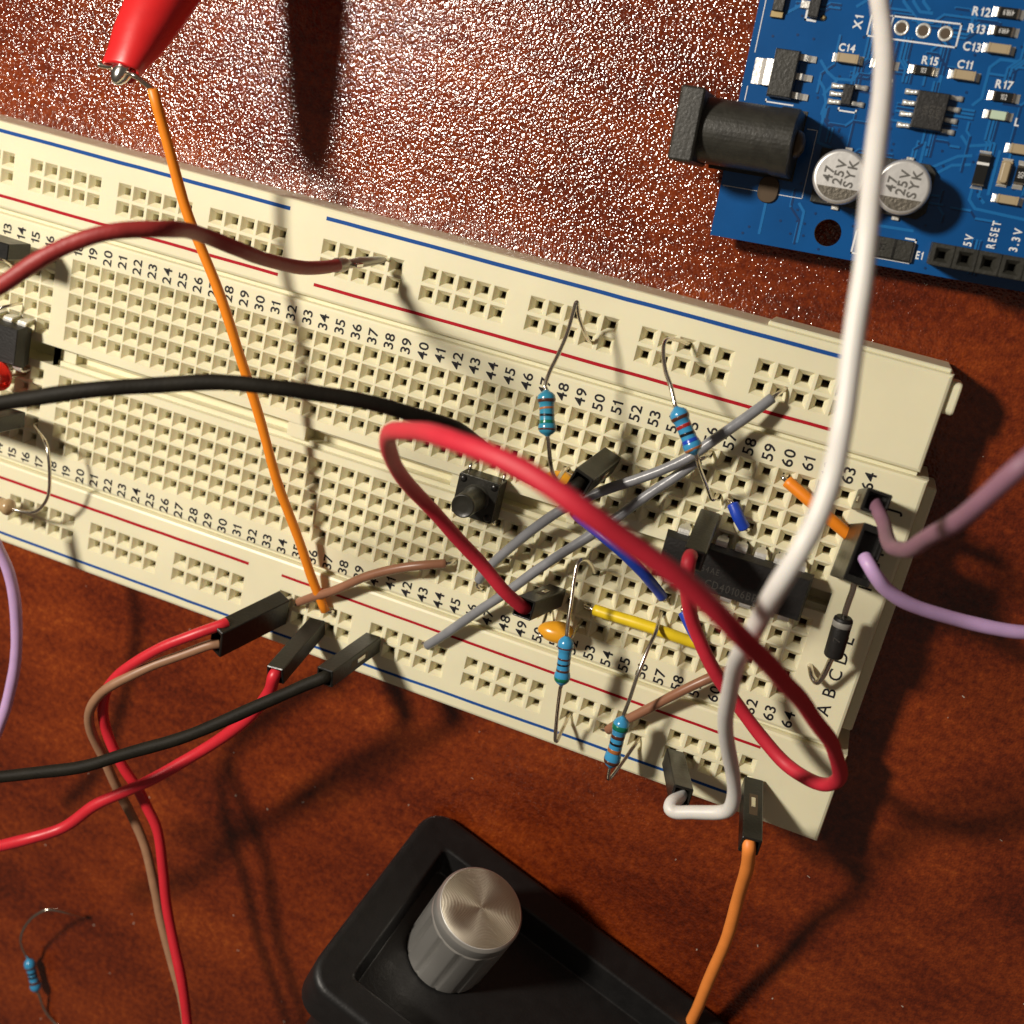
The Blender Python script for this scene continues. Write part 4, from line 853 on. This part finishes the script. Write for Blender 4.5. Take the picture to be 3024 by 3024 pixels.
MB().prism(Frame(DF(0, 0, -60), e1, e2, n_), rr(2.6, HH-4.2, 3.2, WW-3, 5, 6), 0, 51.2, 1.5, 2.0, sm=True).build('rear_housing', M['adapter'], dv)
# small scale print beside the knob
ka, kb = onp(1303, 2836, rec)
ta, tb_ = onp(1419, 2688, 0)
kn = Frame(DF(0, 0, 0), e1, e2, n_)
kr = 6.35; kh = 14.6
# centre the knob so that its top disc is where the photo shows it
tpa = onp(1423, 2678, rec+.6+kh); KF = DF.off(tpa[0], tpa[1], rec+.4)
print('knob local', tpa, 'z top', (KF(0, 0, kh)).z, 'base z', KF.o.z)
ko = bpy.data.objects.new('knob', None)
def kmesh(name, prof, mt, n=64, flute=None, sm=True, parent=None):
    me = bpy.data.meshes.new(name); vs = []; fs = []; N_ = len(prof)
    for r, z in prof:
        for k in range(n):
            a = 2*math.pi*k/n; rr_ = r
            if flute and flute[0] <= z <= flute[1] and k % 8 == 3: rr_ = r-.30
            vs.append((rr_*math.cos(a)*S, rr_*math.sin(a)*S, z*S))
    for i in range(N_-1):
        for k in range(n): j = (k+1) % n; fs.append((i*n+k, i*n+j, (i+1)*n+j, (i+1)*n+k))
    fs.append(tuple(range(n))[::-1]); fs.append(tuple((N_-1)*n+k for k in range(n)))
    me.from_pydata(vs, [], fs); me.materials.append(M[mt] if isinstance(mt, str) else mt)
    for p in me.polygons: p.use_smooth = sm and len(p.vertices) == 4
    o = bpy.data.objects.new(name, me); COL.objects.link(o); return o
km = knob_mat(None)
kms = mat('turned_aluminium', (.86, .84, .79), .36, .82, bump=.2, bscale=1200); kb_ = kms.node_tree.nodes['Principled BSDF']; kb_.inputs['Anisotropic'].default_value = .93
kt_ = kms.node_tree.nodes.new('ShaderNodeTangent'); kt_.direction_type = 'RADIAL'; kt_.axis = 'Z'; kms.node_tree.links.new(kt_.outputs[0], kb_.inputs['Tangent'])
rotm = Matrix(((KF.x[0], KF.y[0], KF.z[0]), (KF.x[1], KF.y[1], KF.z[1]), (KF.x[2], KF.y[2], KF.z[2])))
k1 = kmesh('knob', [(kr-.1, 0), (kr, .1), (kr, .2), (kr, kh-2.95), (kr, kh-2.9), (kr-.16, kh-2.75), (kr-.18, kh-2.6), (kr-.05, kh-2.45), (kr-.03, kh-2.35), (kr-.03, kh-.62), (kr-.05, kh-.55), (kr-.38, kh-.1), (kr-.42, kh-.06), (kr-.5, kh-.06)], kms, 96, (.05, kh-2.92))
k2 = kmesh('knob_face', [(kr-.46, kh-.4), (kr-.46, kh-.06), (kr-.48, kh-.055), (kr*.6, kh-.055), (kr*.25, kh-.055), (.03, kh-.055)], km, 96)
for o in (k1,):
    o.parent = dv; o.rotation_mode = 'QUATERNION'; o.rotation_quaternion = rotm.to_quaternion(); o.location = V3(KF.o)-dv.location
k2.parent = k1
m = MB()
for s_, qx, qy in (('24', 1362, 2548), ('21', 1398, 2566)):
    a_, b_2 = onp(qx, qy, rec); m.text(Frame(DF(a_, b_2, rec), (e2*.75+e1*.66).normalized(), (e1*.75-e2*.66).normalized()*-1 if False else (e1*.75-e2*.66).normalized(), n_), s_, 1.3, .03)
m.build('dial_print', M['silver_ink'], dv)
# lint and dust lying about
m = MB(); rng = random.Random(3)
for _ in range(150):
    x, y = rng.uniform(20, 210), rng.uniform(-125, 90)
    if -20 < y < 48 and x < 172: continue
    a = rng.uniform(0, 6.3); l_ = rng.uniform(.08, .5); ww = rng.uniform(.03, .09); c, q = math.cos(a), math.sin(a)
    m.box(Frame((x, y, TZ+.01), (c, q, 0), (-q, c, 0)), -l_/2, l_/2, -ww, ww, 0, ww)
o = m.build('dust', mat('pale_lint', (.5, .42, .34), .8)); o['kind'] = 'stuff'; o['label'] = 'pale specks of dust and lint scattered on the table'; o['category'] = 'dust'
